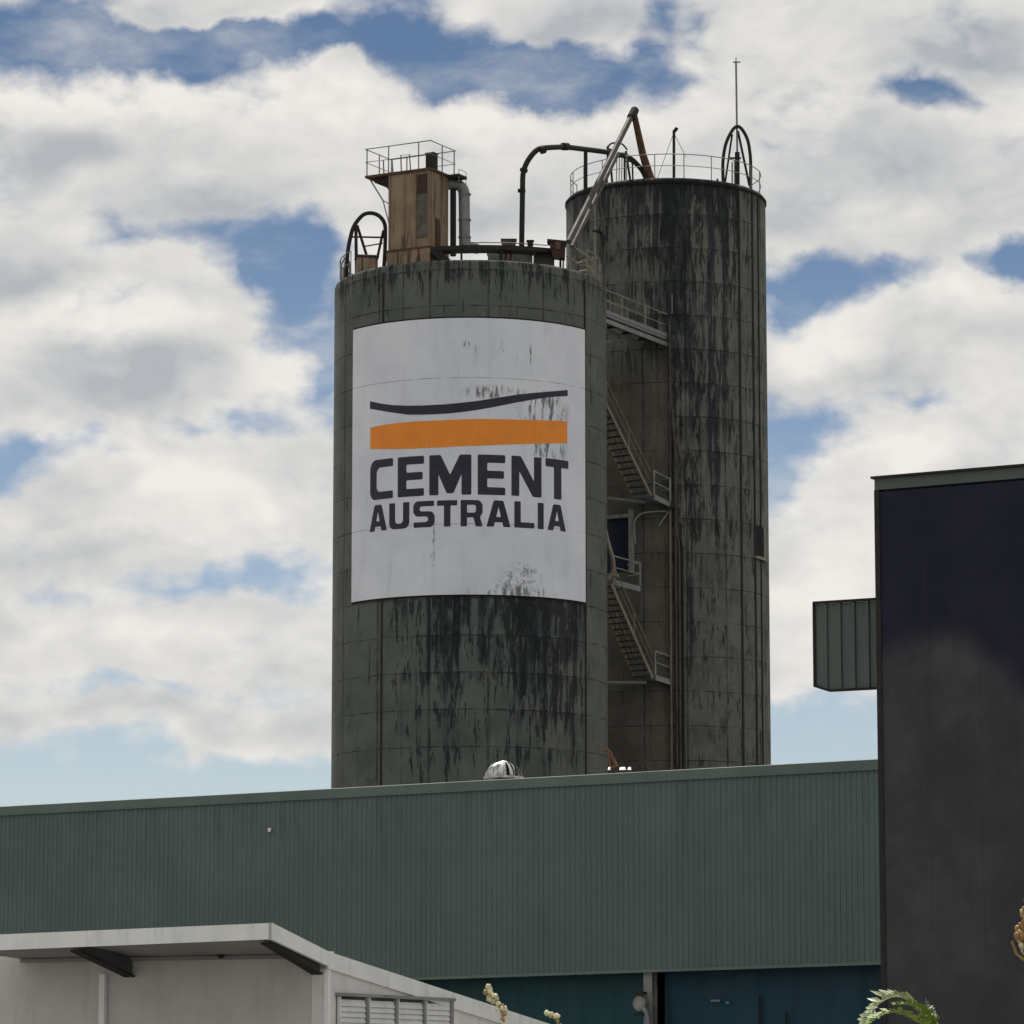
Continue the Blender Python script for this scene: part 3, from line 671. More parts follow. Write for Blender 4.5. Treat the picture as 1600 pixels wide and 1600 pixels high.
# frames around the pipes on the taller silo
fr = thing('service_rack', 'upright steel rack with pale side bars around the pipes on the taller silo', 'rack', P(970, 290, 166.5))
for l_, q in (([(948, 292), (950, 228)], .05), ([(986, 290), (978, 236)], .05), ([(989, 286), (988, 252), (975, 252)], .04), ([(948, 232), (955, 223), (972, 224), (980, 234)], .04), ([(953, 240), (957, 290)], .05), ([(976, 243), (976, 286)], .05),
               ([(964, 244), (963, 290)], .022), ([(968, 244), (967, 290)], .022), ([(972, 244), (971, 286)], .022), ([(950, 238), (980, 240)], .04)):
    pipepx(l_, 166.3, q, 'bar', M_dark if q > .03 else M_railgrey, fr, .15, 8)
# hoop and mast on the taller silo
hp2 = thing('ladder_hoop', 'tall dark arched hoop with braces on the taller silo roof', 'ladder hoop', P(1152, 292, 166))
pipepx([(1130, 290), (1129, 250), (1135, 218), (1152, 192), (1168, 214), (1173, 245), (1173, 300)], 166.0, .075, 'hoop', M_dark, hp2, 1.0)
pipepx([(1144, 210), (1133, 285)], 166.1, .045, 'brace', M_dark, hp2)
pipepx([(1153, 205), (1171, 290)], 166.1, .055, 'brace', M_dark, hp2)
pipepx([(1139, 247), (1158, 247)], 166.1, .045, 'crossbar', M_dark, hp2)
pipepx([(1152, 298), (1152, 238)], 166.1, .11, 'stub_post', M_dark, hp2)
pipepx([(1144, 253), (1144, 286)], 166.1, .03, 'rung_rail', M_dark, hp2)
ms_ = thing('lightning_mast', 'thin steel mast with small cross tip above the hoop', 'mast', P(1152, 240, 166.1))
pipepx([(1152, 240), (1150, 96)], 166.1, .045, 'pole', M_steel, ms_)
pipepx([(1145, 97), (1157, 97)], 166.1, .035, 'cross_tip', M_steel, ms_); pipepx([(1150, 102), (1150, 90)], 166.1, .025, 'spike', M_steel, ms_)
gp = thing('guyed_post', 'short guyed post in the middle of the taller silo roof', 'post', P(1053, 284, 166.5))
pipepx([(1053, 288), (1053, 204)], 166.5, .065, 'pole', M_dark, gp); pipepx([(1053, 206), (1058, 200)], 166.5, .08, 'head', M_dark, gp)
pipepx([(1051, 212), (1026, 282)], 166.5, .014, 'guy_wire', M_railgrey, gp, n=6); pipepx([(1055, 212), (1072, 246)], 166.5, .014, 'guy_wire', M_railgrey, gp, n=6)
kn = tag(MB().tube([P(1121, 290, 165), P(1121, 282, 165), P(1121, 279, 165)], .09, 10, .03).build('roof_vent_cap', M_dark, None, P(1121, 290, 165)), 'small dark cap on the taller silo rim left of the hoop', 'vent cap')

# ------------------------------------------------------------------ gangway between the silos
YA, YB = 159.2, 163.6
gw = thing('gangway', 'railed steel gangway joining the two silos near the top', 'gangway', P(945, 492, YA))
def gl(name, a, b_, w, h, mat): MB().beam(a, b_, w, h).build(name, mat, gw)
A0, B0 = P(940, 488, YA), P(1043, 528, YB)
back = Vector((-.75, .55, 0))
mb = MB(); mb.prism([A0, B0, B0 + back, A0 + back], (0, 0, -.09)); mb.build('deck', M_tread, gw)
gl('kick_plate', A0 + Vector((0, -.02, .1)), B0 + Vector((0, -.02, .1)), .03, .16, M_tread)
gl('bearer', A0 + Vector((0, 0, -.3)), B0 + Vector((0, 0, -.3)), .09, .18, M_steel)
gl('bearer', A0 + back + Vector((0, 0, -.3)), B0 + back + Vector((0, 0, -.3)), .09, .18, M_steel)
for s_ in (.12, .35, .58, .82):
    q = A0.lerp(B0, s_) + Vector((0, 0, -.17)); gl('joist', q, q + back, .07, .1, M_dark)
gl('knee_brace', A0 + back + Vector((.1, 0, -1.3)), A0.lerp(B0, .6) + back + Vector((0, 0, -.38)), .09, .12, M_steel)
for side in (Vector((0, 0, 0)), back):
    for hh, rr in ((1.03, .032), (.55, .026)):
        MB().tube([A0 + side + Vector((0, 0, hh)), B0 + side + Vector((0, 0, hh))], rr, 8).build('guard_rail', M_rail, gw)
    for s_ in (.02, .30, .66, 1.0):
        q = A0.lerp(B0, s_) + side; MB().tube([q, q + Vector((0, 0, 1.03))], .035, 8).build('rail_post', M_rail, gw)
MB().tube([P(1050, 460, 163.5), P(1050, 490, 163.5)], .03, 6).build('end_post', M_rail, gw)

# ------------------------------------------------------------------ zigzag stair
stc = thing('access_stair', 'zigzag steel stair with landings in the gap between the two silos', 'stair', (P(1000, 1060, 162).x, 162, 0))
M_stair = weathered('stair_paint', (.155, .14, .11), (.20, .18, .135), 2, .65, 0, .5, (.07, .04, .02))
M_tread2 = weathered('stair_tread', (.03, .03, .03), (.05, .05, .045), 2, .8)
def flight(a, b_, wv, name_mat=None, treads=16):
    """a = upper end, b = lower end of the near stringer; wv = across vector"""
    for side in (Vector((0, 0, 0)), wv):
        MB().beam(a + side, b_ + side, 0.045, .15).build('stringer', M_stair, stc)
        for hh in (1.0, .55):
            MB().tube([a + side + Vector((0, 0, hh)), b_ + side + Vector((0, 0, hh))], .03 if hh == 1.0 else .024, 6).build('handrail', M_stair, stc)
        for s_ in (.1, .55):
            q = a.lerp(b_, s_) + side; MB().tube([q, q + Vector((0, 0, 1.0))], .028, 6).build('rail_post', M_stair, stc)
    for k in range(treads):
        q = a.lerp(b_, (k + .5) / treads)
        d_ = (b_ - a); d_.z = 0; d_.normalize()
        M = Matrix((( *wv.normalized(), 0), (*d_, 0), (0, 0, 1, 0), (0, 0, 0, 1))).transposed()
        MB().box(q + wv * .5, (wv.length - .06, .22, .035), M=M).build('tread', M_tread2, stc)
def landing(p, q, wv, ext=None):
    mb = MB(); mb.prism([p, q, q + wv, p + wv], (0, 0, -.07)); mb.build('landing', M_tread, stc)
    MB().beam(p + Vector((0, -.03, -.16)), q + Vector((0, -.03, -.16)), .06, .16).build('edge_beam', M_tread, stc)
    for hh, rr in ((1.0, .034), (.52, .028)):
        MB().tube([p + Vector((0, 0, hh)), q + Vector((0, 0, hh)), q + wv + Vector((0, 0, hh))], rr, 6).build('handrail', M_railgrey, stc)
    for s_ in (p, q): MB().tube([s_, s_ + Vector((0, 0, 1.0))], .038, 6).build('rail_post', M_railgrey, stc)
wv = Vector((-.72, .55, 0))
flight(P(940, 617, 159.6), P(1017, 774, 162.6), wv)
landing(P(1022, 772, 162.6), P(1047, 784, 163.3), wv * 1.0)
mb = MB(); mb.prism([P(950, 776, 163.2), P(1008, 782, 163.2), P(1008, 782, 163.2) + Vector((0, .5, 0)), P(950, 776, 163.2) + Vector((0, .5, 0))], (0, 0, -.1)); mb.build('landing', M_tread, stc)
# door platform, lower flight and landing
landing(P(958, 905, 161.6), P(1000, 916, 162.8), Vector((-.5, .6, 0)))
flight(P(955, 912, 160.4), P(1020, 1060, 162.8), wv)
landing(P(1024, 1054, 162.8), P(1048, 1062, 163.4), wv)
mb = MB(); mb.prism([P(948, 1064, 163), P(1010, 1064, 163), P(1010, 1064, 163) + Vector((0, .6, 0)), P(948, 1064, 163) + Vector((0, .6, 0))], (0, 0, -.1)); mb.build('landing', M_tread, stc)
# posts carrying the stair down to the ground
for px, py, Y in ((1047, 784, 163.35),):
    q = P(px, py, Y); MB().beam((q.x, q.y, 0), q, .07, .07).build('column', M_stair, stc)
# pale lifting bag / wrapped fitting at the middle platform
pb = thing('pipe_elbow', 'pale beige pipe elbow hugging the silo edge beside the navy door', 'pipe', P(955, 900, 159.6))
pipepx([(944, 822), (950, 850), (958, 875), (958, 893), (950, 905)], 159.6, .10, 'elbow', M_rail, pb, .5)
pipepx([(946, 905), (955, 897), (966, 901)], 159.6, .09, 'branch', M_rail, pb, .3)
# conduit arm leading to the pipes
ca = thing('conduit_arm', 'thin grey conduit arching from the navy door to the pipe stack', 'conduit', P(995, 850, 163.3))
pipepx([(993, 850), (990, 815), (1000, 802), (1022, 799), (1044, 799)], 163.3, .035, 'tube', M_railgrey, ca, .4)
pipepx([(1044, 800), (1036, 812), (1029, 822)], 163.3, .03, 'stay', M_railgrey, ca, .2)
pipepx([(1040, 796), (1052, 792), (1052, 780)], 163.2, .07, 'junction', M_dark, ca, .2)
# orange ladder foot above the shed roof
ol = thing('orange_frame', 'small orange steel frame above the shed roof at the silo edge', 'frame', P(955, 1200, 153))
for l_ in ([(940, 1173), (951, 1170), (965, 1198)], [(950, 1172), (953, 1200)], [(965, 1197), (951, 1200)], [(953, 1180), (962, 1196)]):
    pipepx(l_, 154.5, .045, 'bar', weathered('orange_paint', (.26, .13, .06), (.18, .10, .05), 3, .6), ol, .1, 8)
M_flash = weathered('bright_tin', (.75, .73, .70), (.85, .83, .80), 3, .4)

# ------------------------------------------------------------------ long green shed
YR = 110.0
pR = P(1372, 1188, YR); zTop = pR.z
def shed_at(px, py): return onplane(px, py, pR, nW)
# wall direction: the top edge is level, so its left end lies where the ray meets height zTop
d_ = ray(0, 1262); pL = EYE + d_ * ((zTop - EYE.z) / d_.z)
wdir = (pR - pL); wlen = wdir.length; wdir.normalize(); nW = Vector((wdir.y, -wdir.x, 0))
if nW.y > 0: nW = -nW
pL2 = pR - wdir * (wlen + 6); pR2 = pR + wdir * 9
zBotR = shed_at(1372, 1507).z; zBotL = shed_at(690, 1530).z
shed = thing('long_shed', 'long green corrugated shed across the foot of the silos', 'shed', ((pL2.x + pR2.x) / 2, (pL2.y + pR2.y) / 2, 0))
def green(name, r0=.5): return weathered(name, (.080, .128, .122), (.094, .146, .138), .35, r0, 0, .30, (.06, .085, .08), .35, .05, lo=.5, hi=.8)
M_green, T, b = newmat('green_sheet', .5, 0, .3)
o = T.n('ShaderNodeTexCoord').outputs['Object']; x, y, z = T.xyz(o)
al = T.m('ADD', T.m('MULTIPLY', x, wdir.x), T.m('MULTIPLY', y, wdir.y))
wn = T.n('ShaderNodeTexWhiteNoise'); wn.noise_dimensions = '1D'; T.l(T.m('FLOOR', T.m('DIVIDE', al, .76)), wn.inputs['W'])
c = T.mix(T.mr(T.noise(o, .3, 6, .6), .3, .7), (.078, .118, .112), (.098, .142, .133))
c = T.mix(T.m('MULTIPLY', wn.outputs['Value'], .30), c, (.118, .150, .142))
st = T.mr(T.noise(T.comb(al, T.m('MULTIPLY', z, .10), 2), 2.4, 7, .68), .50, .72)
top_ = T.mr(T.m('SUBTRACT', zTop, z), 0, 4.0, 1.0, .35)
c = T.mix(T.m('MULTIPLY', T.m('MULTIPLY', st, top_), .55), c, (.050, .066, .062))
lap = T.mr(T.m('ABSOLUTE', T.m('SUBTRACT', T.m('FRACT', T.m('DIVIDE', al, .76)), .5)), .485, .495)
c = T.mix(T.m('MULTIPLY', lap, .35), c, (.04, .055, .052))
scz = T.mr(T.m('ABSOLUTE', T.m('SUBTRACT', T.m('FRACT', T.m('DIVIDE', z, 1.35)), .5)), .0, .022, 1, 0)
scx = T.mr(T.m('ABSOLUTE', T.m('SUBTRACT', T.m('FRACT', T.m('DIVIDE', al, .19)), .86)), .0, .14, 1, 0)
c = T.mix(T.m('MULTIPLY', T.m('MULTIPLY', scz, scx), .5), c, (.05, .05, .045))
T.l(c, b.inputs['Base Color']); bump(T, b, T.noise(T.comb(al, T.m('MULTIPLY', z, .5), 0), 1.6, 4), .03, .6)
M_greentrim = weathered('green_trim', (.105, .140, .130), (.125, .165, .150), .6, .45, 0, .2, (.07, .09, .085))
def corrug(p, d, nrm, L, z0f, z1f, pitch=.19, dep=.022, crest=.055):
    """trapezoid ribbed sheet along d from p; z0f/z1f give lower and upper edge by distance"""
    mb = MB(); vs = []; s_ = 0.0; prof = []
    while s_ < L:
        prof += [(s_, 0), (s_ + pitch - crest - .03, 0), (s_ + pitch - crest - .012, dep), (s_ + pitch - .012 - .006, dep)]; s_ += pitch
    for (q, h) in prof:
        b0 = p + d * q + nrm * h; vs += [(b0.x, b0.y, z0f(q)), (b0.x, b0.y, z1f(q))]
    mb.add(vs, [(2 * i, 2 * i + 2, 2 * i + 3, 2 * i + 1) for i in range(len(prof) - 1)]); return mb
Lt = (pR2 - pL2).length
def zb(q):   # lower edge tilts slightly as in the photograph
    s0 = (shed_at(690, 1530) - pL2).dot(wdir); s1 = (pR - pL2).dot(wdir)
    return zBotL + (zBotR - zBotL) * (q - s0) / (s1 - s0)
capH = .33
corrug(pL2, wdir, nW, Lt, zb, lambda q: zTop - .1).build('wall_cladding', M_green, shed)
mb = MB()
a_ = pL2 + nW * .06 + Vector((0, 0, .07)); b_ = pR2 + nW * .06 + Vector((0, 0, .07))
mb.add([a_ + Vector((0, 0, -capH)) , b_ + Vector((0, 0, -capH)), b_ + nW * .02 + Vector((0, 0, -.05)), a_ + nW * .02 + Vector((0, 0, -.05)), b_ - nW * .06 + Vector((0, 0, -.03)), a_ - nW * .06 + Vector((0, 0, -.03)), b_ - nW * .35, a_ - nW * .35],
       [(0, 1, 2, 3), (3, 2, 4, 5), (5, 4, 6, 7)])
mb.build('capping', M_greentrim, shed)
mb = MB(); mb.beam(a_ + nW * .012 + Vector((0, 0, -capH)), b_ + nW * .012 + Vector((0, 0, -capH)), .02, .03); mb.build('capping_lip', M_greentrim, shed)
# wall core, roof, soffit
mb = MB(); e = -nW
for z0_, z1_, o0, o1 in ((5.0, zTop - .15, -.02, -.2),):
    q = [pL2 + nW * o0, pR2 + nW * o0, pR2 + nW * o1, pL2 + nW * o1]
    z_a, z_b = zb(0) + .06, zb(Lt) + .06
    vs = [Vector((q[0].x, q[0].y, z_a)), Vector((q[1].x, q[1].y, z_b)), Vector((q[2].x, q[2].y, z_b)), Vector((q[3].x, q[3].y, z_a))]
    vs += [Vector((p_.x, p_.y, z1_)) for p_ in q]
    mb.add(vs, [(0, 1, 2, 3), (4, 5, 6, 7), (0, 1, 5, 4), (1, 2, 6, 5), (2, 3, 7, 6), (3, 0, 4, 7)])
mb.build('wall_frame', M_dark, shed)
mb = MB(); mb.beam(pL2 + nW * .03 + Vector((0, 0, zb(0) - zTop + .04)), pR2 + nW * .03 + Vector((0, 0, zb(Lt) - zTop + .04)), .06, .09); mb.build('sill_flashing', M_greentrim, shed)
D_ = 26.0
mb = MB(); q = [pL2 - nW * .15, pR2 - nW * .15, pR2 - nW * D_, pL2 - nW * D_]
mb.add([Vector((q[0].x, q[0].y, zTop - .2)), Vector((q[1].x, q[1].y, zTop - .2)), Vector((q[2].x, q[2].y, zTop - 1.6)), Vector((q[3].x, q[3].y, zTop - 1.6)),
        Vector((q[0].x, q[0].y, zTop - .3)), Vector((q[1].x, q[1].y, zTop - .3)), Vector((q[2].x, q[2].y, zTop - 1.7)), Vector((q[3].x, q[3].y, zTop - 1.7))],
       [(0, 1, 2, 3), (4, 5, 6, 7), (0, 1, 5, 4), (1, 2, 6, 5), (2, 3, 7, 6), (3, 0, 4, 7)])
mb.build('roof', M_green, shed)
mb = MB()
for (p0, p1) in ((q[3], q[2]), (q[0], q[3]), (q[1], q[2])):
    mb.beam(Vector((p0.x, p0.y, 4)), Vector((p1.x, p1.y, 4)), .2, 8.0)
mb.build('rear_walls', M_green, shed)
# recessed inner wall under the cladding
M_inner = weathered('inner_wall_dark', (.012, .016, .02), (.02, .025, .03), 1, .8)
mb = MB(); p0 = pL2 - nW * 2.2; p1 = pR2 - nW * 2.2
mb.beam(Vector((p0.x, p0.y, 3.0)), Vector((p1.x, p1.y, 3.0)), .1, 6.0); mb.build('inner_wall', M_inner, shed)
# small white fitting on the cladding
q = shed_at(423, 1297) + nW * .06
wf = thing('wall_fitting', 'tiny white fitting on the green corrugated wall', 'fitting', q)
MB().box(q, (.10, .08, .12), 0).build('case', M_flash, wf); MB().tube([q + Vector((0, -.03, -.02)), q + Vector((0, -.12, -.04))], .05, 8, .03).build('nozzle', M_flash, wf)

# curtains beneath the cladding
def curtain(px0, px1, name, label, col, col2, inset, top=.25):
    a = shed_at(px0, 1525); b2 = shed_at(px1, 1520)
    a = Vector((a.x, a.y, 0)) - nW * inset; b2 = Vector((b2.x, b2.y, 0)) - nW * inset
    L_ = (b2 - a).length; d2 = (b2 - a).normalized(); n_ = int(L_ / .06); vs = []; fs = []; rnd_ = random.Random(px0)
    ph = [rnd_.uniform(0, 6) for _ in range(4)]; zt_ = zBotL + top
    for j, zz in enumerate((0.05, 1.5, 3.0, 4.4, zt_)):
        for i in range(n_ + 1):
            s_ = i * L_ / n_; off = .04 * math.sin(s_ * 2.1 + ph[0] + zz * .3) + .03 * math.sin(s_ * 5.3 + ph[1] - zz * .5) + .015 * math.sin(s_ * 11 + ph[2])
            p_ = a + d2 * s_ + nW * off; vs.append((p_.x, p_.y, zz))
    for j in range(4):
        for i in range(n_): fs.append((j * (n_ + 1) + i, j * (n_ + 1) + i + 1, (j + 1) * (n_ + 1) + i + 1, (j + 1) * (n_ + 1) + i))
    t_ = thing(name, label, 'curtain', (a + b2) / 2, 'tarpaulin curtains under the shed wall')
    mb = MB(); mb.add(vs, fs, True); mb.build('sheet', weathered(name + '_' + label[:5], col, col2, .8, .6, 0, .5, (.015, .03, .04), stretch=.2), t_)
    MB().beam(a + Vector((0, 0, zt_)), b2 + Vector((0, 0, zt_)), .08, .1).build('top_rail', M_dark, t_)
curtain(560, 996, 'tarp_curtain', 'dark teal curtain left of the grey column under the shed', (.005, .045, .056), (.009, .060, .070), .7)
curtain(1019, 1352, 'tarp_curtain', 'deep blue curtain right of the grey column under the shed', (.005, .038, .064), (.009, .052, .082), .7)
curtain(1356, 1420, 'tarp_curtain', 'narrow near black curtain strip at the dark building corner', (.010, .022, .045), (.014, .03, .055), .5)
# small pale marks and straps on the blue curtain
for px, py, w_, lab in ((1101, 1563, .32, 'longer pale sticker on the blue curtain'), (1120, 1566, .10, 'shorter pale sticker on the blue curtain')):
    q = shed_at(px, py) - nW * .60; tag(MB().box(q, (w_, .01, .06), math.atan2(wdir.y, wdir.x)).build('sticker', M_steel, None, q), lab, 'sticker')
for px, y0, y1, lab in ((1172, 1555, 1640, 'longer dark strap hanging on the blue curtain'), (1213, 1580, 1640, 'shorter dark strap hanging on the blue curtain')):
    q = shed_at(px, y0) - nW * .58; q2 = shed_at(px, y1) - nW * .58; tag(MB().beam(q, q2, .08, .03).build('strap', M_inner, None, q2), lab, 'strap')
# grey steel column with a clamp
q = shed_at(1009, 1515) - nW * .25
col = thing('steel_column', 'grey steel column between the teal and blue curtains', 'column', (q.x, q.y, 0))
rz = math.atan2(wdir.y, wdir.x)
MB().box((q.x, q.y, zBotL / 2 + .1), (.05, .26, zBotL + .2), rz).build('web', M_railgrey, col)
for s_ in (-1, 1):
    p_ = q + nW * (.13 * s_); MB().box((p_.x, p_.y, zBotL / 2 + .1), (.30, .025, zBotL + .2), rz).build('flange', M_railgrey, col)
q = shed_at(1004, 1568) + nW * .02
cl_ = thing('pipe_junction', 'round grey conduit junction strapped to the steel column', 'junction box', q)
MB().tube([q, q + nW * .18], .22, 16).build('housing', M_steel, cl_); MB().tube([q + nW * .18, q + nW * .2], .15, 14).build('cover', M_railgrey, cl_)
p0 = q + nW * .1; MB().tube(bend([p0, p0 + wdir * .25 + Vector((0, 0, -.3)), p0 + wdir * .35 + Vector((0, 0, -1.5))], .2), .09, 10).build('conduit', M_steel, cl_)
for dz_ in (.3, -.32): MB().box(p0 + Vector((0, 0, dz_)), (.34, .2, .09), rz).build('strap', M_dark, cl_)

# ------------------------------------------------------------------ turbine ventilator on the shed roof
vc = onplane(787, 1212, pR - nW * 1.6, nW)
vt_ = thing('turbine_ventilator', 'silver turbine ventilator dome on the green shed roof', 'ventilator', (vc.x, vc.y, zTop - .35))
zc = vc.z - .08; vr = .60
MB().tube([(vc.x, vc.y, zTop - .35), (vc.x, vc.y, zc - .05)], vr * .62, 20).build('throat', M_flash, vt_)
M_tin = weathered('silver_tin', (.30, .30, .30), (.75, .74, .73), 5, .4, .35, .5, (.12, .11, .10), stretch=.8)
for k in range(20):
    mb = MB(); vs = []
    for j in range(9):
        ph = R(2 + j * 10.5); rr = vr * (.25 + .75 * math.cos(ph) ** .8) if False else vr * math.cos(ph)
        zz = zc + vr * .88 * math.sin(ph)
        a0 = 2 * math.pi * k / 20; dz_ = (.05, -.05, .08, -.09, 0)[k % 5] * math.sin(j * .7 + k); rr *= 1 + dz_; a1 = a0 + (.27, .22, .30, .18)[k % 4]; ri = rr * .88
        vs += [(vc.x + rr * math.cos(a0), vc.y + rr * math.sin(a0), zz), (vc.x + ri * math.cos(a1), vc.y + ri * math.sin(a1), zz)]
    mb.add(vs, [(2 * j, 2 * j + 1, 2 * j + 3, 2 * j + 2) for j in range(8)], True); mb.build('vane', M_tin, vt_)
MB().tube([(vc.x, vc.y, zc + vr * .82), (vc.x, vc.y, zc + vr * .9)], vr * .3, 16, vr * .15).build('cap', M_tin, vt_)
mb = MB(); mb.tube([(vc.x, vc.y, zc - .02), (vc.x, vc.y, zc + .04)], vr * 1.03, 24); mb.build('base_ring', M_tin, vt_)
MB().tube([(vc.x, vc.y, zc), (vc.x, vc.y, zc + vr * .8)], vr * .8, 16, vr * .3).build('core', M_dark, vt_)
# bright tin offcuts by the silo foot
for px, w_, lab in ((950, .08, 'leftmost bright scrap on the shed ridge'), (968, .20, 'middle and widest bright scrap on the shed ridge'), (981, .11, 'rightmost bright scrap on the shed ridge')):
    q = onplane(px, 1203, pR - nW * .5, nW); mb = MB(); mb.prism([q, q + Vector((w_, .03, .0)), q + Vector((w_ * .85, .16, .10)), q + Vector((.02, .16, .09))], (0, .2, .02))
    tag(mb.build('tin_scrap', M_flash, None, q), lab, 'tin scrap', 'bright scraps on the shed ridge')

# ------------------------------------------------------------------ dark building at right
YD = 84.0
kD = P(1368, 745, YD); zD = kD.z
d_ = ray(1600, 725.5); kE = EYE + d_ * ((zD - EYE.z) / d_.z)
dd_ = (kE - kD).normalized(); nD = Vector((dd_.y, -dd_.x, 0)); nD = -nD if nD.y > 0 else nD
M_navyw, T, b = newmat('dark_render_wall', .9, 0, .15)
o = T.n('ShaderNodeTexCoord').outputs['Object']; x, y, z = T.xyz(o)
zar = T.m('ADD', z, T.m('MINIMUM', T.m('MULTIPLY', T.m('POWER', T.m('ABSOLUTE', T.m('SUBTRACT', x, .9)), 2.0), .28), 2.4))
mottled = T.m('ADD', T.mr(zar, 10.4, 12.4, 1, 0), T.m('MULTIPLY', T.m('SUBTRACT', T.noise(o, .5, 7, .6), .5), .75))  # wall turns paler and greyer below an arched line, broken by noise
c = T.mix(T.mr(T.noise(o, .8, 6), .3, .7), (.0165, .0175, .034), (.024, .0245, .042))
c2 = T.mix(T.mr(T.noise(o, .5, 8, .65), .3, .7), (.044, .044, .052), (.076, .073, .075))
c = T.mix(T.mr(mottled, .22, .88), c, c2)
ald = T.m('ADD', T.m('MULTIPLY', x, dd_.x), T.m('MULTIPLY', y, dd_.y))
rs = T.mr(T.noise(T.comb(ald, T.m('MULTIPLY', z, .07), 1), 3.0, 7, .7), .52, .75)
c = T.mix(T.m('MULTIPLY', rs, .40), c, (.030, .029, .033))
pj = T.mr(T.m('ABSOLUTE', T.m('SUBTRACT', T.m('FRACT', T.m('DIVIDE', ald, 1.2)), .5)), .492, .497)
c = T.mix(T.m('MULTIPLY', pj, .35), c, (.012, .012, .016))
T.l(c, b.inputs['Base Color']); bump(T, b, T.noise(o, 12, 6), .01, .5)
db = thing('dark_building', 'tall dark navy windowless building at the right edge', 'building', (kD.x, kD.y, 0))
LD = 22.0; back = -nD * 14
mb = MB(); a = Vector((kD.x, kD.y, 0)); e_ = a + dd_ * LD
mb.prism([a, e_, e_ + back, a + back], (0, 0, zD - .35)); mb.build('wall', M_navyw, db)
def cheek(name, s0, s1, o0, o1, z0, z1, mat):
    p_ = [a + dd_ * s0 + nD * o0, a + dd_ * s1 + nD * o0, a + dd_ * s1 + nD * o1, a + dd_ * s0 + nD * o1]
    mb = MB(); mb.prism([Vector((q.x, q.y, z0)) for q in p_], (0, 0, z1 - z0)); return mb.build(name, mat, db)
hF = .30
M_fas = weathered('green_grey_fascia', (.075, .092, .086), (.090, .108, .10), 1, .5)
cheek('fascia', -.02, LD, .02, -.3, zD - hF, zD - .05, M_fas)
cheek('capping', -.08, LD + .05, .10, -.4, zD - .05, zD, M_dark)
cheek('corner_flashing', -.03, .09, .03, -.3, 0, zD - hF, M_dark)
cheek('roof', 0.1, LD - .1, -.4, -13.8, zD - .5, zD - .3, M_dark)
# corrugated hood beside the dark building
YHd = 86.5
h0 = P(1272, 943, YHd); zt_ = h0.z
hd = thing('corrugated_hood', 'green ribbed box jutting left from the dark building', 'hood', P(1320, 1076, YHd))
d_ = ray(1368, 937); h1 = EYE + d_ * ((zt_ - EYE.z) / d_.z); hdir = (h1 - h0).normalized(); nH = Vector((hdir.y, -hdir.x, 0)); nH = -nH if nH.y > 0 else nH
Lh = (h1 - h0).length + .9
zlo = onplane(1330, 1077, h0, nH).z; zl2 = onplane(1273, 1072, h0, nH).z
xch = (onplane(1297, 1078, h0, nH) - h0).dot(hdir)
def zbh(q): return zl2 + (zlo - zl2) * min(1, q / xch)
M_hood = weathered('hood_sheet', (.088, .112, .104), (.105, .13, .12), .8, .5, 0, .2, (.05, .06, .06))
corrug(h0, hdir, nH, Lh, zbh, lambda q: zt_ - .02, pitch=.34, dep=.05, crest=.07).build('sheet', M_hood, hd)
mb = MB(); pr = [Vector((h0.x, h0.y, zt_ - .03)), h0 + hdir * Lh + Vector((0, 0, -.03)), Vector(((h0 + hdir * Lh).x, (h0 + hdir * Lh).y, zlo + .02)), Vector(((h0 + hdir * xch).x, (h0 + hdir * xch).y, zlo + .02)), Vector((h0.x, h0.y, zl2 + .02))]
mb.prism([p - nH * .01 for p in pr], -nH * .3); mb.build('casing', M_dark, hd)
MB().beam(h0 + nH * .03 + Vector((0, 0, .01)), h0 + hdir * Lh + nH * .03 + Vector((0, 0, .01)), .12, .05).build('capping', M_dark, hd)
MB().beam(Vector(((h0 + hdir * xch).x, (h0 + hdir * xch).y, zlo - .01)) + nH * .03, Vector(((h0 + hdir * Lh).x, (h0 + hdir * Lh).y, zlo - .01)) + nH * .03, .12, .05).build('bottom_flashing', M_dark, hd)
MB().beam(Vector((h0.x, h0.y, zl2)) + nH * .03, Vector(((h0 + hdir * xch).x, (h0 + hdir * xch).y, zlo - .01)) + nH * .03, .12, .05).build('bottom_flashing', M_dark, hd)
MB().beam(h0 + nH * .02, Vector((h0.x, h0.y, zl2)) + nH * .02, .06, .06).build('edge_flashing', M_dark, hd)

# ------------------------------------------------------------------ white building at left
YK = 60.0
kW = P(510, 1487, YK)
dS = Vector((.45, 1, 0)).normalized(); dF = Vector((-1, .45, 0)).normalized()
nS = Vector((dS.y, -dS.x, 0)); nF = Vector((-dS.x, -dS.y, 0))
M_white = weathered('white_rendered_wall', (.60, .59, .57), (.72, .71, .69), .8, .8, 0, .32, (.42, .39, .34), .2, bumpd=.004)
M_fwhite = weathered('white_fascia_paint', (.70, .71, .70), (.80, .80, .79), 1.5, .5, 0, .25, (.35, .35, .33))
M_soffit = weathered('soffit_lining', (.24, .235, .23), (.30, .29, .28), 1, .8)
M_brk = weathered('bracket_steel', (.06, .065, .075), (.085, .09, .10), 2, .55)
wb = thing('white_building', 'low white building with deep eave and louvre window at bottom left', 'building', (kW.x, kW.y, 0))
def sidept(px, py): return onplane(px, py, kW, nS)
# side wall: top follows the roof pitch
e1 = sidept(850, 1598); LS = 16.0; slope = (e1.z - kW.z) / (e1 - kW).xy.length
s_end = kW + dS * LS; ze = kW.z + slope * LS
LFr = 14.0
wt_ = .25
k0 = Vector((kW.x, kW.y, 0))
mb = MB(); mb.prism([k0, Vector((s_end.x, s_end.y, 0)), Vector((s_end.x, s_end.y, ze - .2)), kW + Vector((0, 0, -.2))], -nS * wt_); mb.build('side_wall', M_white, wb)
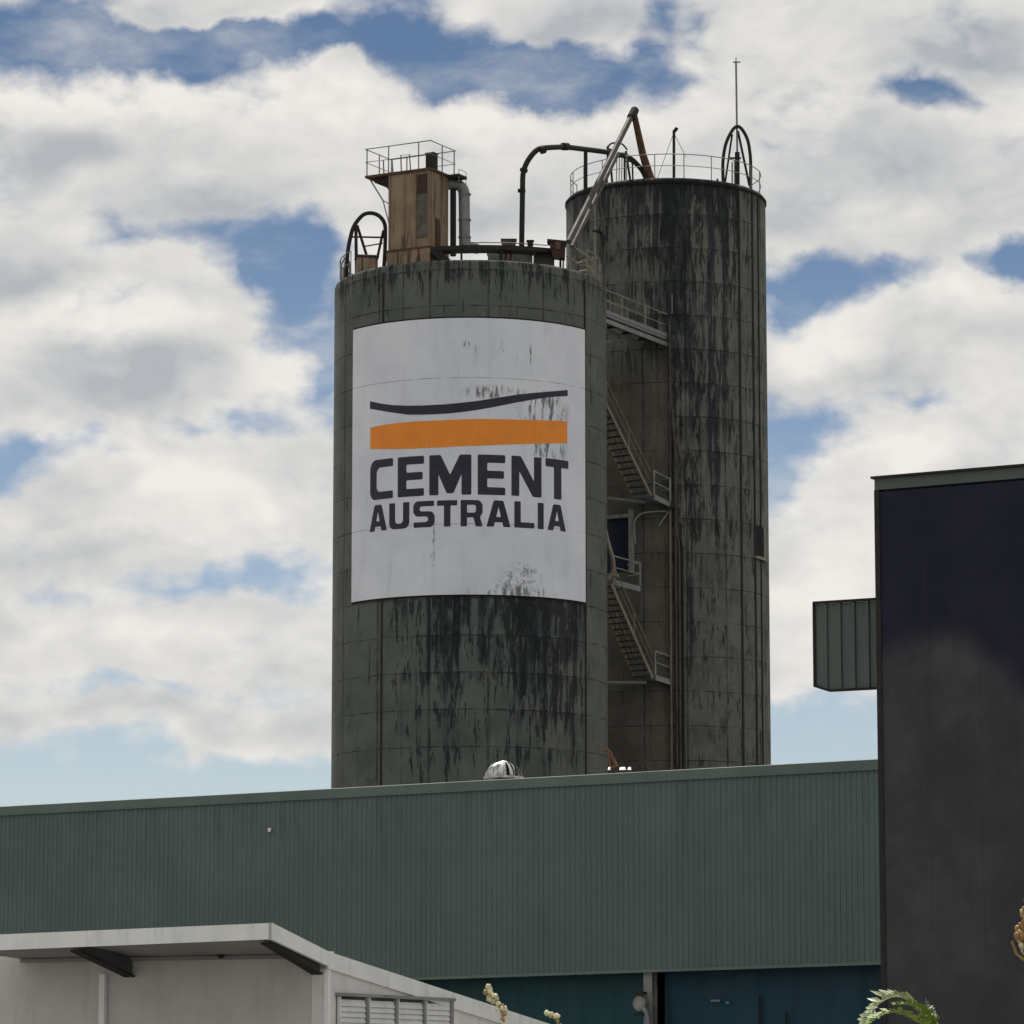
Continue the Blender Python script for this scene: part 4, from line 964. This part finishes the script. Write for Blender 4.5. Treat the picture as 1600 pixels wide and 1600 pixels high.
# sloping parapet band, a little proud of the wall
bd = .26
mb = MB(); mb.prism([kW + Vector((0, 0, -bd)), s_end + Vector((0, 0, ze - kW.z - bd)), Vector((s_end.x, s_end.y, ze)), kW], -nS * (wt_ + .06))
for i_ in range(len(mb.v)): mb.v[i_] += nS * .04
mb.build('barge_board', M_fwhite, wb)
# front wall under the eave, its colour dulled to carry the eave's shade
f_end = k0 + dF * LFr
mb = MB(); kk = k0 + dF * .0 - nS * .001
mb.prism([kk + dS * .02, f_end + dS * .02, f_end + dS * (.02 + wt_), kk + dS * (.02 + wt_)], (0, 0, kW.z + .01)); mb.build('front_wall', weathered('eave_shaded_wall', (.48, .465, .445), (.56, .55, .53), .9, .8, 0, .22, (.36, .33, .28), .2, bumpd=.004), wb)
# eave
cE = P(425, 1442, YK - 1.66)
cEl = onplane(-60, 1462.5, cE, nF)
feave = cE; vecF = (cEl - cE)
hF2 = .245
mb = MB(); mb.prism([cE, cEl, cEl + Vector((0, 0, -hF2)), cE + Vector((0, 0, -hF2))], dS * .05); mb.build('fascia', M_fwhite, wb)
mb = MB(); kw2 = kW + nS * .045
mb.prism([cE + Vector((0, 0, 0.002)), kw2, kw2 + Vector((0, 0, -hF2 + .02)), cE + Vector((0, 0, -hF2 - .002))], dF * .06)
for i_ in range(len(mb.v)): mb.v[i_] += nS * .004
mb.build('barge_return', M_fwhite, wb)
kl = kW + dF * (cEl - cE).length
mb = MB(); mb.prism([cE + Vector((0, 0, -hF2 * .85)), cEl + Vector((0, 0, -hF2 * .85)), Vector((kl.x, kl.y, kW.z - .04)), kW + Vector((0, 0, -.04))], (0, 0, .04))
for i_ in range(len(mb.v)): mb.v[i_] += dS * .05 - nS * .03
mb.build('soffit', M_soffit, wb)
mb = MB(); mb.prism([kW + Vector((0, 0, -.06)) - nS * .3, kl + Vector((0, 0, -.06)), Vector((kl.x, kl.y, 0)) + dS * LS + Vector((0, 0, ze - .06)), Vector((s_end.x, s_end.y, ze - .06)) - nS * .3], (0, 0, .05)); mb.build('roof', M_steel, wb)
# small purlin ends / wall plate
MB().beam(kW + dF * .1 - dS * .04 + Vector((0, 0, -.07)), Vector((kl.x, kl.y, kW.z - .07)) - dS * .04, .05, .06).build('wall_plate', M_soffit, wb)
# tapered steel brackets carrying the eave
def bracket(xo0, yo0, xi0, yi0, yo1, yi1):
    pass
plen = vecF.length
vF = vecF.normalized()
for pxo in (116, 424):
    s_ = (onplane(pxo, 1475, cE, nF) - cE).dot(vF)
    o_ = cE + vF * s_ + dS * .12; i_ = Vector((kW.x, kW.y, kW.z)) + dF * s_
    if pxo == 424: o_ += dF * .10; i_ += dF * .10
    zo = o_.z - hF2 * .75; zi = i_.z - .03
    mb = MB(); mb.prism([Vector((o_.x, o_.y, zo)), Vector((i_.x, i_.y, zi)), Vector((i_.x, i_.y, zi - .30)), Vector((o_.x, o_.y, zo - .10))], dF * .09); mb.build('eave_bracket', M_brk, wb)
    mb = MB(); mb.prism([Vector((o_.x, o_.y, zo - .10)) - dF * .05, Vector((i_.x, i_.y, zi - .30)) - dF * .05, Vector((i_.x, i_.y, zi - .325)) - dF * .05, Vector((o_.x, o_.y, zo - .125)) - dF * .05], dF * .19); mb.build('bracket_flange', M_dark, wb)
for px in (36, 345):
    q = onplane(px, 1492, kW - dS * .1, nF); mb = MB(); mb.box(q, (.08, .12, .1)); mb.build('eave_clip', M_dark, wb)
    MB().beam(q, q + dF * .28 + Vector((0, 0, .06)), .03, .03).build('eave_clip', M_dark, wb)
q = onplane(161, 1540, kW - dS * .05, nF)
MB().box((q.x, q.y, (kW.z - .3) / 2), (.10, .09, kW.z - .3), math.atan2(dF.y, dF.x)).build('downpipe', M_fwhite, wb)
MB().box((k0.x + nS.x * .02, k0.y + nS.y * .02, (kW.z - .28) / 2), (.07, .07, kW.z - .28), math.atan2(dS.y, dS.x)).build('corner_trim', M_fwhite, wb)
# louvre window
wa = sidept(525, 1551); wb_ = sidept(703, 1562); zw1 = wa.z; zw0 = zw1 - 1.15
sa = (wa - kW).dot(dS); sb = (wb_ - kW).dot(dS); WLn = sb - sa
def wp(s_, o_, z_): q = k0 + dS * s_ + nS * o_; return Vector((q.x, q.y, z_))
def wbox(s0, s1, o0, o1, z0, z1): m_ = MB(); m_.prism([wp(s0, o0, z0), wp(s1, o0, z0), wp(s1, o1, z0), wp(s0, o1, z0)], (0, 0, z1 - z0)); return m_
M_wgl = weathered('window_shadow', (.05, .055, .06), (.08, .085, .09), 2, .3)
win = wbox(sa, sb, .004, .012, zw0, zw1).build('window', M_wgl, wb)
M_wfr = weathered('window_frame_grey', (.20, .20, .21), (.27, .27, .27), 2, .6)
fr_ = wbox(sa - .04, sb + .06, .012, .085, zw1 - .05, zw1); fr_.add(*(lambda m: (m.v, m.f))(wbox(sa - .06, sb + .06, .012, .10, zw0 - .06, zw0)))
sub(fr_, 'window_frame', M_wfr, win, wb)
M_lv = weathered('louvre_white', (.60, .60, .60), (.68, .68, .67), 2, .5, 0, .15, (.3, .3, .3))
npn = 4; pw = WLn / npn
for k in range(npn):
    s0 = sa + k * pw + .03; s1 = sa + (k + 1) * pw - .09
    sub(wbox(s1 + .005, s1 + .085, .012, .075, zw0, zw1 - .05), 'mullion', M_wfr, win, wb)
    fm = wbox(s0 - .02, s0 + .03, .012, .06, zw0, zw1 - .06); sub(fm, 'mullion', M_lv, win, wb)
    lv = MB(); zz = zw1 - .10
    while zz > zw0:
        lv.add([wp(s0 + .03, .05, zz - .10), wp(s1, .05, zz - .10), wp(s1, .022, zz), wp(s0 + .03, .022, zz), wp(s0 + .03, .044, zz - .104), wp(s1, .044, zz - .104), wp(s1, .016, zz), wp(s0 + .03, .016, zz)], [(0, 1, 2, 3), (4, 5, 6, 7), (0, 1, 5, 4), (1, 2, 6, 5), (2, 3, 7, 6), (3, 0, 4, 7)]); zz -= .085
    sub(lv, 'louvre_blades', M_lv, win, wb)

# ------------------------------------------------------------------ plants near the camera
def leafmat(name, a, b_, tr=.25):
    m, T, b = newmat(name, .45, 0, .4)
    o = T.n('ShaderNodeTexCoord').outputs['Object']
    T.l(T.mix(T.mr(T.noise(o, 9, 4), .35, .65), a, b_), b.inputs['Base Color'])
    try: b.inputs['Subsurface Weight'].default_value = 0
    except Exception: pass
    return m
M_leaf = leafmat('frond_green', (.16, .24, .03), (.28, .36, .06)); M_leaf2 = leafmat('frond_silver', (.30, .36, .26), (.45, .48, .36)); M_stem = leafmat('stem_green', (.16, .18, .05), (.24, .24, .09))
M_leafd = leafmat('frond_dark', (.03, .06, .02), (.05, .09, .03))
M_petal = leafmat('blossom_cream', (.62, .58, .36), (.78, .74, .52)); M_dry = leafmat('dry_brown', (.26, .14, .045), (.42, .26, .09)); M_bark = leafmat('bark', (.12, .09, .06), (.2, .16, .11))
def blob(mb, c, r, seed, sq=1.0):
    rn = random.Random(seed); vs = []; fs = []; U, V_ = 8, 6
    ph = [rn.uniform(0, 6) for _ in range(3)]
    for j in range(V_ + 1):
        for i in range(U):
            a_ = 2 * math.pi * i / U; e_ = math.pi * j / V_ - math.pi / 2
            rr = r * (1 + .22 * math.sin(3 * a_ + ph[0]) * math.cos(e_) + .15 * math.sin(4 * e_ + ph[1]))
            vs.append((c[0] + rr * math.cos(e_) * math.cos(a_), c[1] + rr * math.cos(e_) * math.sin(a_), c[2] + rr * math.sin(e_) * sq))
    for j in range(V_):
        for i in range(U): fs.append((j * U + i, j * U + (i + 1) % U, (j + 1) * U + (i + 1) % U, (j + 1) * U + i))
    mb.add(vs, fs, True)
def flower(path, Y, label, seed, n=26):
    base = P(path[0][0], path[0][1], Y)
    t_ = thing('flowering_stalk', label, 'plant', (base.x, base.y, 0), 'flowering stalks at the bottom edge')
    pts = bend([Vector((base.x + .02, base.y, 0)), base] + [P(x_, y_, Y) for x_, y_ in path[1:]], .15, 6)
    MB().tube(pts, .014, 6, .006).build('stem', M_stem, t_)
    rn = random.Random(seed); top = [p for p in pts if p.z > base.z - .05]
    mb = MB(); md = MB()
    for k in range(n):
        q = top[rn.randrange(len(top))] + Vector((rn.gauss(0, .022), rn.gauss(0, .03), rn.gauss(0, .018)))
        blob(mb if rn.random() < .8 else md, q, rn.uniform(.016, .034), rn.random(), rn.uniform(.7, 1.3))
    mb.build('blossoms', M_petal, t_)['kind'] = 'stuff'; md.build('buds', M_dry, t_)['kind'] = 'stuff'
    lf = MB()
    for k in range(8):
        z0 = .3 + k * .2; a_ = k * 2.4; d = Vector((math.cos(a_), math.sin(a_), 0)); s_ = Vector((-d.y, d.x, 0))
        q = Vector((base.x, base.y, z0)); lf.add([q, q + d * .12 + s_ * .03 + Vector((0, 0, .08)), q + d * .3 + Vector((0, 0, .06)), q + d * .12 - s_ * .03 + Vector((0, 0, .08))], [(0, 1, 2, 3)])
    lf.build('leaves', M_leaf, t_)
flower([(792, 1620), (786, 1590), (780, 1570), (768, 1556), (764, 1545), (757, 1546)], 40.0, 'taller cream flowering stalk with hooked tip before the white gable', 3, 34)
flower([(880, 1625), (872, 1600), (866, 1588), (860, 1584)], 41.0, 'shorter cream flowering stalk right of the hooked one', 5, 16)
def frond(t_, pts, width, mat, seed, up=.5, n=22, name='frond', wid=.026):
    pts = [Vector(p) for p in pts]; pth = bend(pts, 1.0, 8)
    ln = [0];
    for i in range(1, len(pth)): ln.append(ln[-1] + (pth[i] - pth[i - 1]).length)
    def at(s_):
        for i in range(1, len(ln)):
            if ln[i] >= s_: f_ = (s_ - ln[i - 1]) / max(1e-6, ln[i] - ln[i - 1]); return pth[i - 1].lerp(pth[i], f_), (pth[i] - pth[i - 1]).normalized()
        return pth[-1], (pth[-1] - pth[-2]).normalized()
    rn = random.Random(seed); mb = MB(); mb.tube(pth, .010, 5, .004)
    for k in range(n):
        s_ = ln[-1] * (.12 + .86 * k / n); p_, tg = at(s_)
        for sd_ in (-1, 1):
            sv = tg.cross(Vector((0, 0, 1))); sv = sv.normalized() if sv.length > .1 else Vector((0, 1, 0))
            L_ = width * math.sin(math.pi * (.18 + .74 * k / n)) * rn.uniform(.55, 1.25)
            d = (sv * sd_ + tg * .6 + Vector((0, 0, up)) + Vector((rn.gauss(0, .17), rn.gauss(0, .17), rn.gauss(0, .17)))).normalized()
            w_ = tg.cross(d).cross(d).normalized() * wid
            mid = p_ + d * L_ * .5; tip = p_ + d * L_ + Vector((0, 0, -.12 * L_))
            mb.add([p_, mid + w_, tip, mid - w_, mid + Vector((0, 0, -.006))], [(0, 1, 4), (1, 2, 4), (2, 3, 4), (3, 0, 4)])
    mb.build(name, mat, t_)
YP = 38.0
M_leaf2 = leafmat('frond_silver_tips', (.30, .37, .17), (.52, .56, .38))
hub = P(1468, 1625, YP)
pm = thing('small_palm', 'small green and silver palm at the foot of the dark building', 'palm', (hub.x, hub.y, 0))
MB().tube([(hub.x + .05, hub.y, 0), (hub.x + .02, hub.y, hub.z * .5), hub], .07, 10, .045).build('trunk', M_bark, pm)
frond(pm, [hub, P(1435, 1572, YP), P(1400, 1552, YP - .1), P(1362, 1575, YP - .2), P(1345, 1610, YP - .3)], .20, M_leaf2, 1, .55, 36)
frond(pm, [hub, P(1430, 1590, YP - .4), P(1395, 1578, YP - .5), P(1358, 1596, YP - .6), P(1348, 1630, YP - .6)], .17, M_leaf, 2, .35, 36)
frond(pm, [hub, P(1450, 1590, YP - .2), P(1425, 1568, YP - .3), P(1395, 1570, YP - .4)], .15, M_leaf, 3, .5, 28)
frond(pm, [hub, P(1458, 1600, YP + .3), P(1450, 1575, YP + .5), P(1446, 1560, YP + .6)], .09, M_leafd, 4, .5, 14)
for k in range(7):
    a_ = k * .9 + .4; d = Vector((math.cos(a_), math.sin(a_), 0))
    frond(pm, [hub, hub + d * .35 + Vector((0, 0, .02)), hub + d * .7 + Vector((0, 0, -.25)), hub + d * .85 + Vector((0, 0, -.6))], .18, M_leaf, 10 + k, .0, 18)
# dried flower head cutting the right edge
YQ = 34.0
dh = P(1612, 1450, YQ)
dp = thing('dried_seed_head', 'golden brown dried seed head cut by the right edge', 'plant', (dh.x + .25, dh.y, 0))
MB().tube(bend([(dh.x + .3, dh.y, 0), (dh.x + .25, dh.y, dh.z - .5), P(1625, 1400, YQ), P(1600, 1408, YQ)], .3), .02, 8, .012).build('stem', M_bark, dp)
mb = MB(); mw = MB(); rn = random.Random(4)
for k in range(110):
    s_ = rn.random(); px = 1602 - 14 * math.sin(s_ * math.pi) + rn.uniform(0, 34); py = 1412 + 84 * s_
    blob(mb if rn.random() < .72 else mw, P(px, py, YQ + rn.uniform(-.1, .1)), rn.uniform(.012, .030), k, rn.uniform(.8, 1.8))
mb.build('seed_pods', M_dry, dp)['kind'] = 'stuff'; mw.build('pale_husks', M_petal, dp)['kind'] = 'stuff'
MB().tube([P(1581, 1470, YQ + .05), P(1588, 1490, YQ + .05), P(1600, 1500, YQ + .05)], .012, 6).build('husk_strand', M_dry, dp)
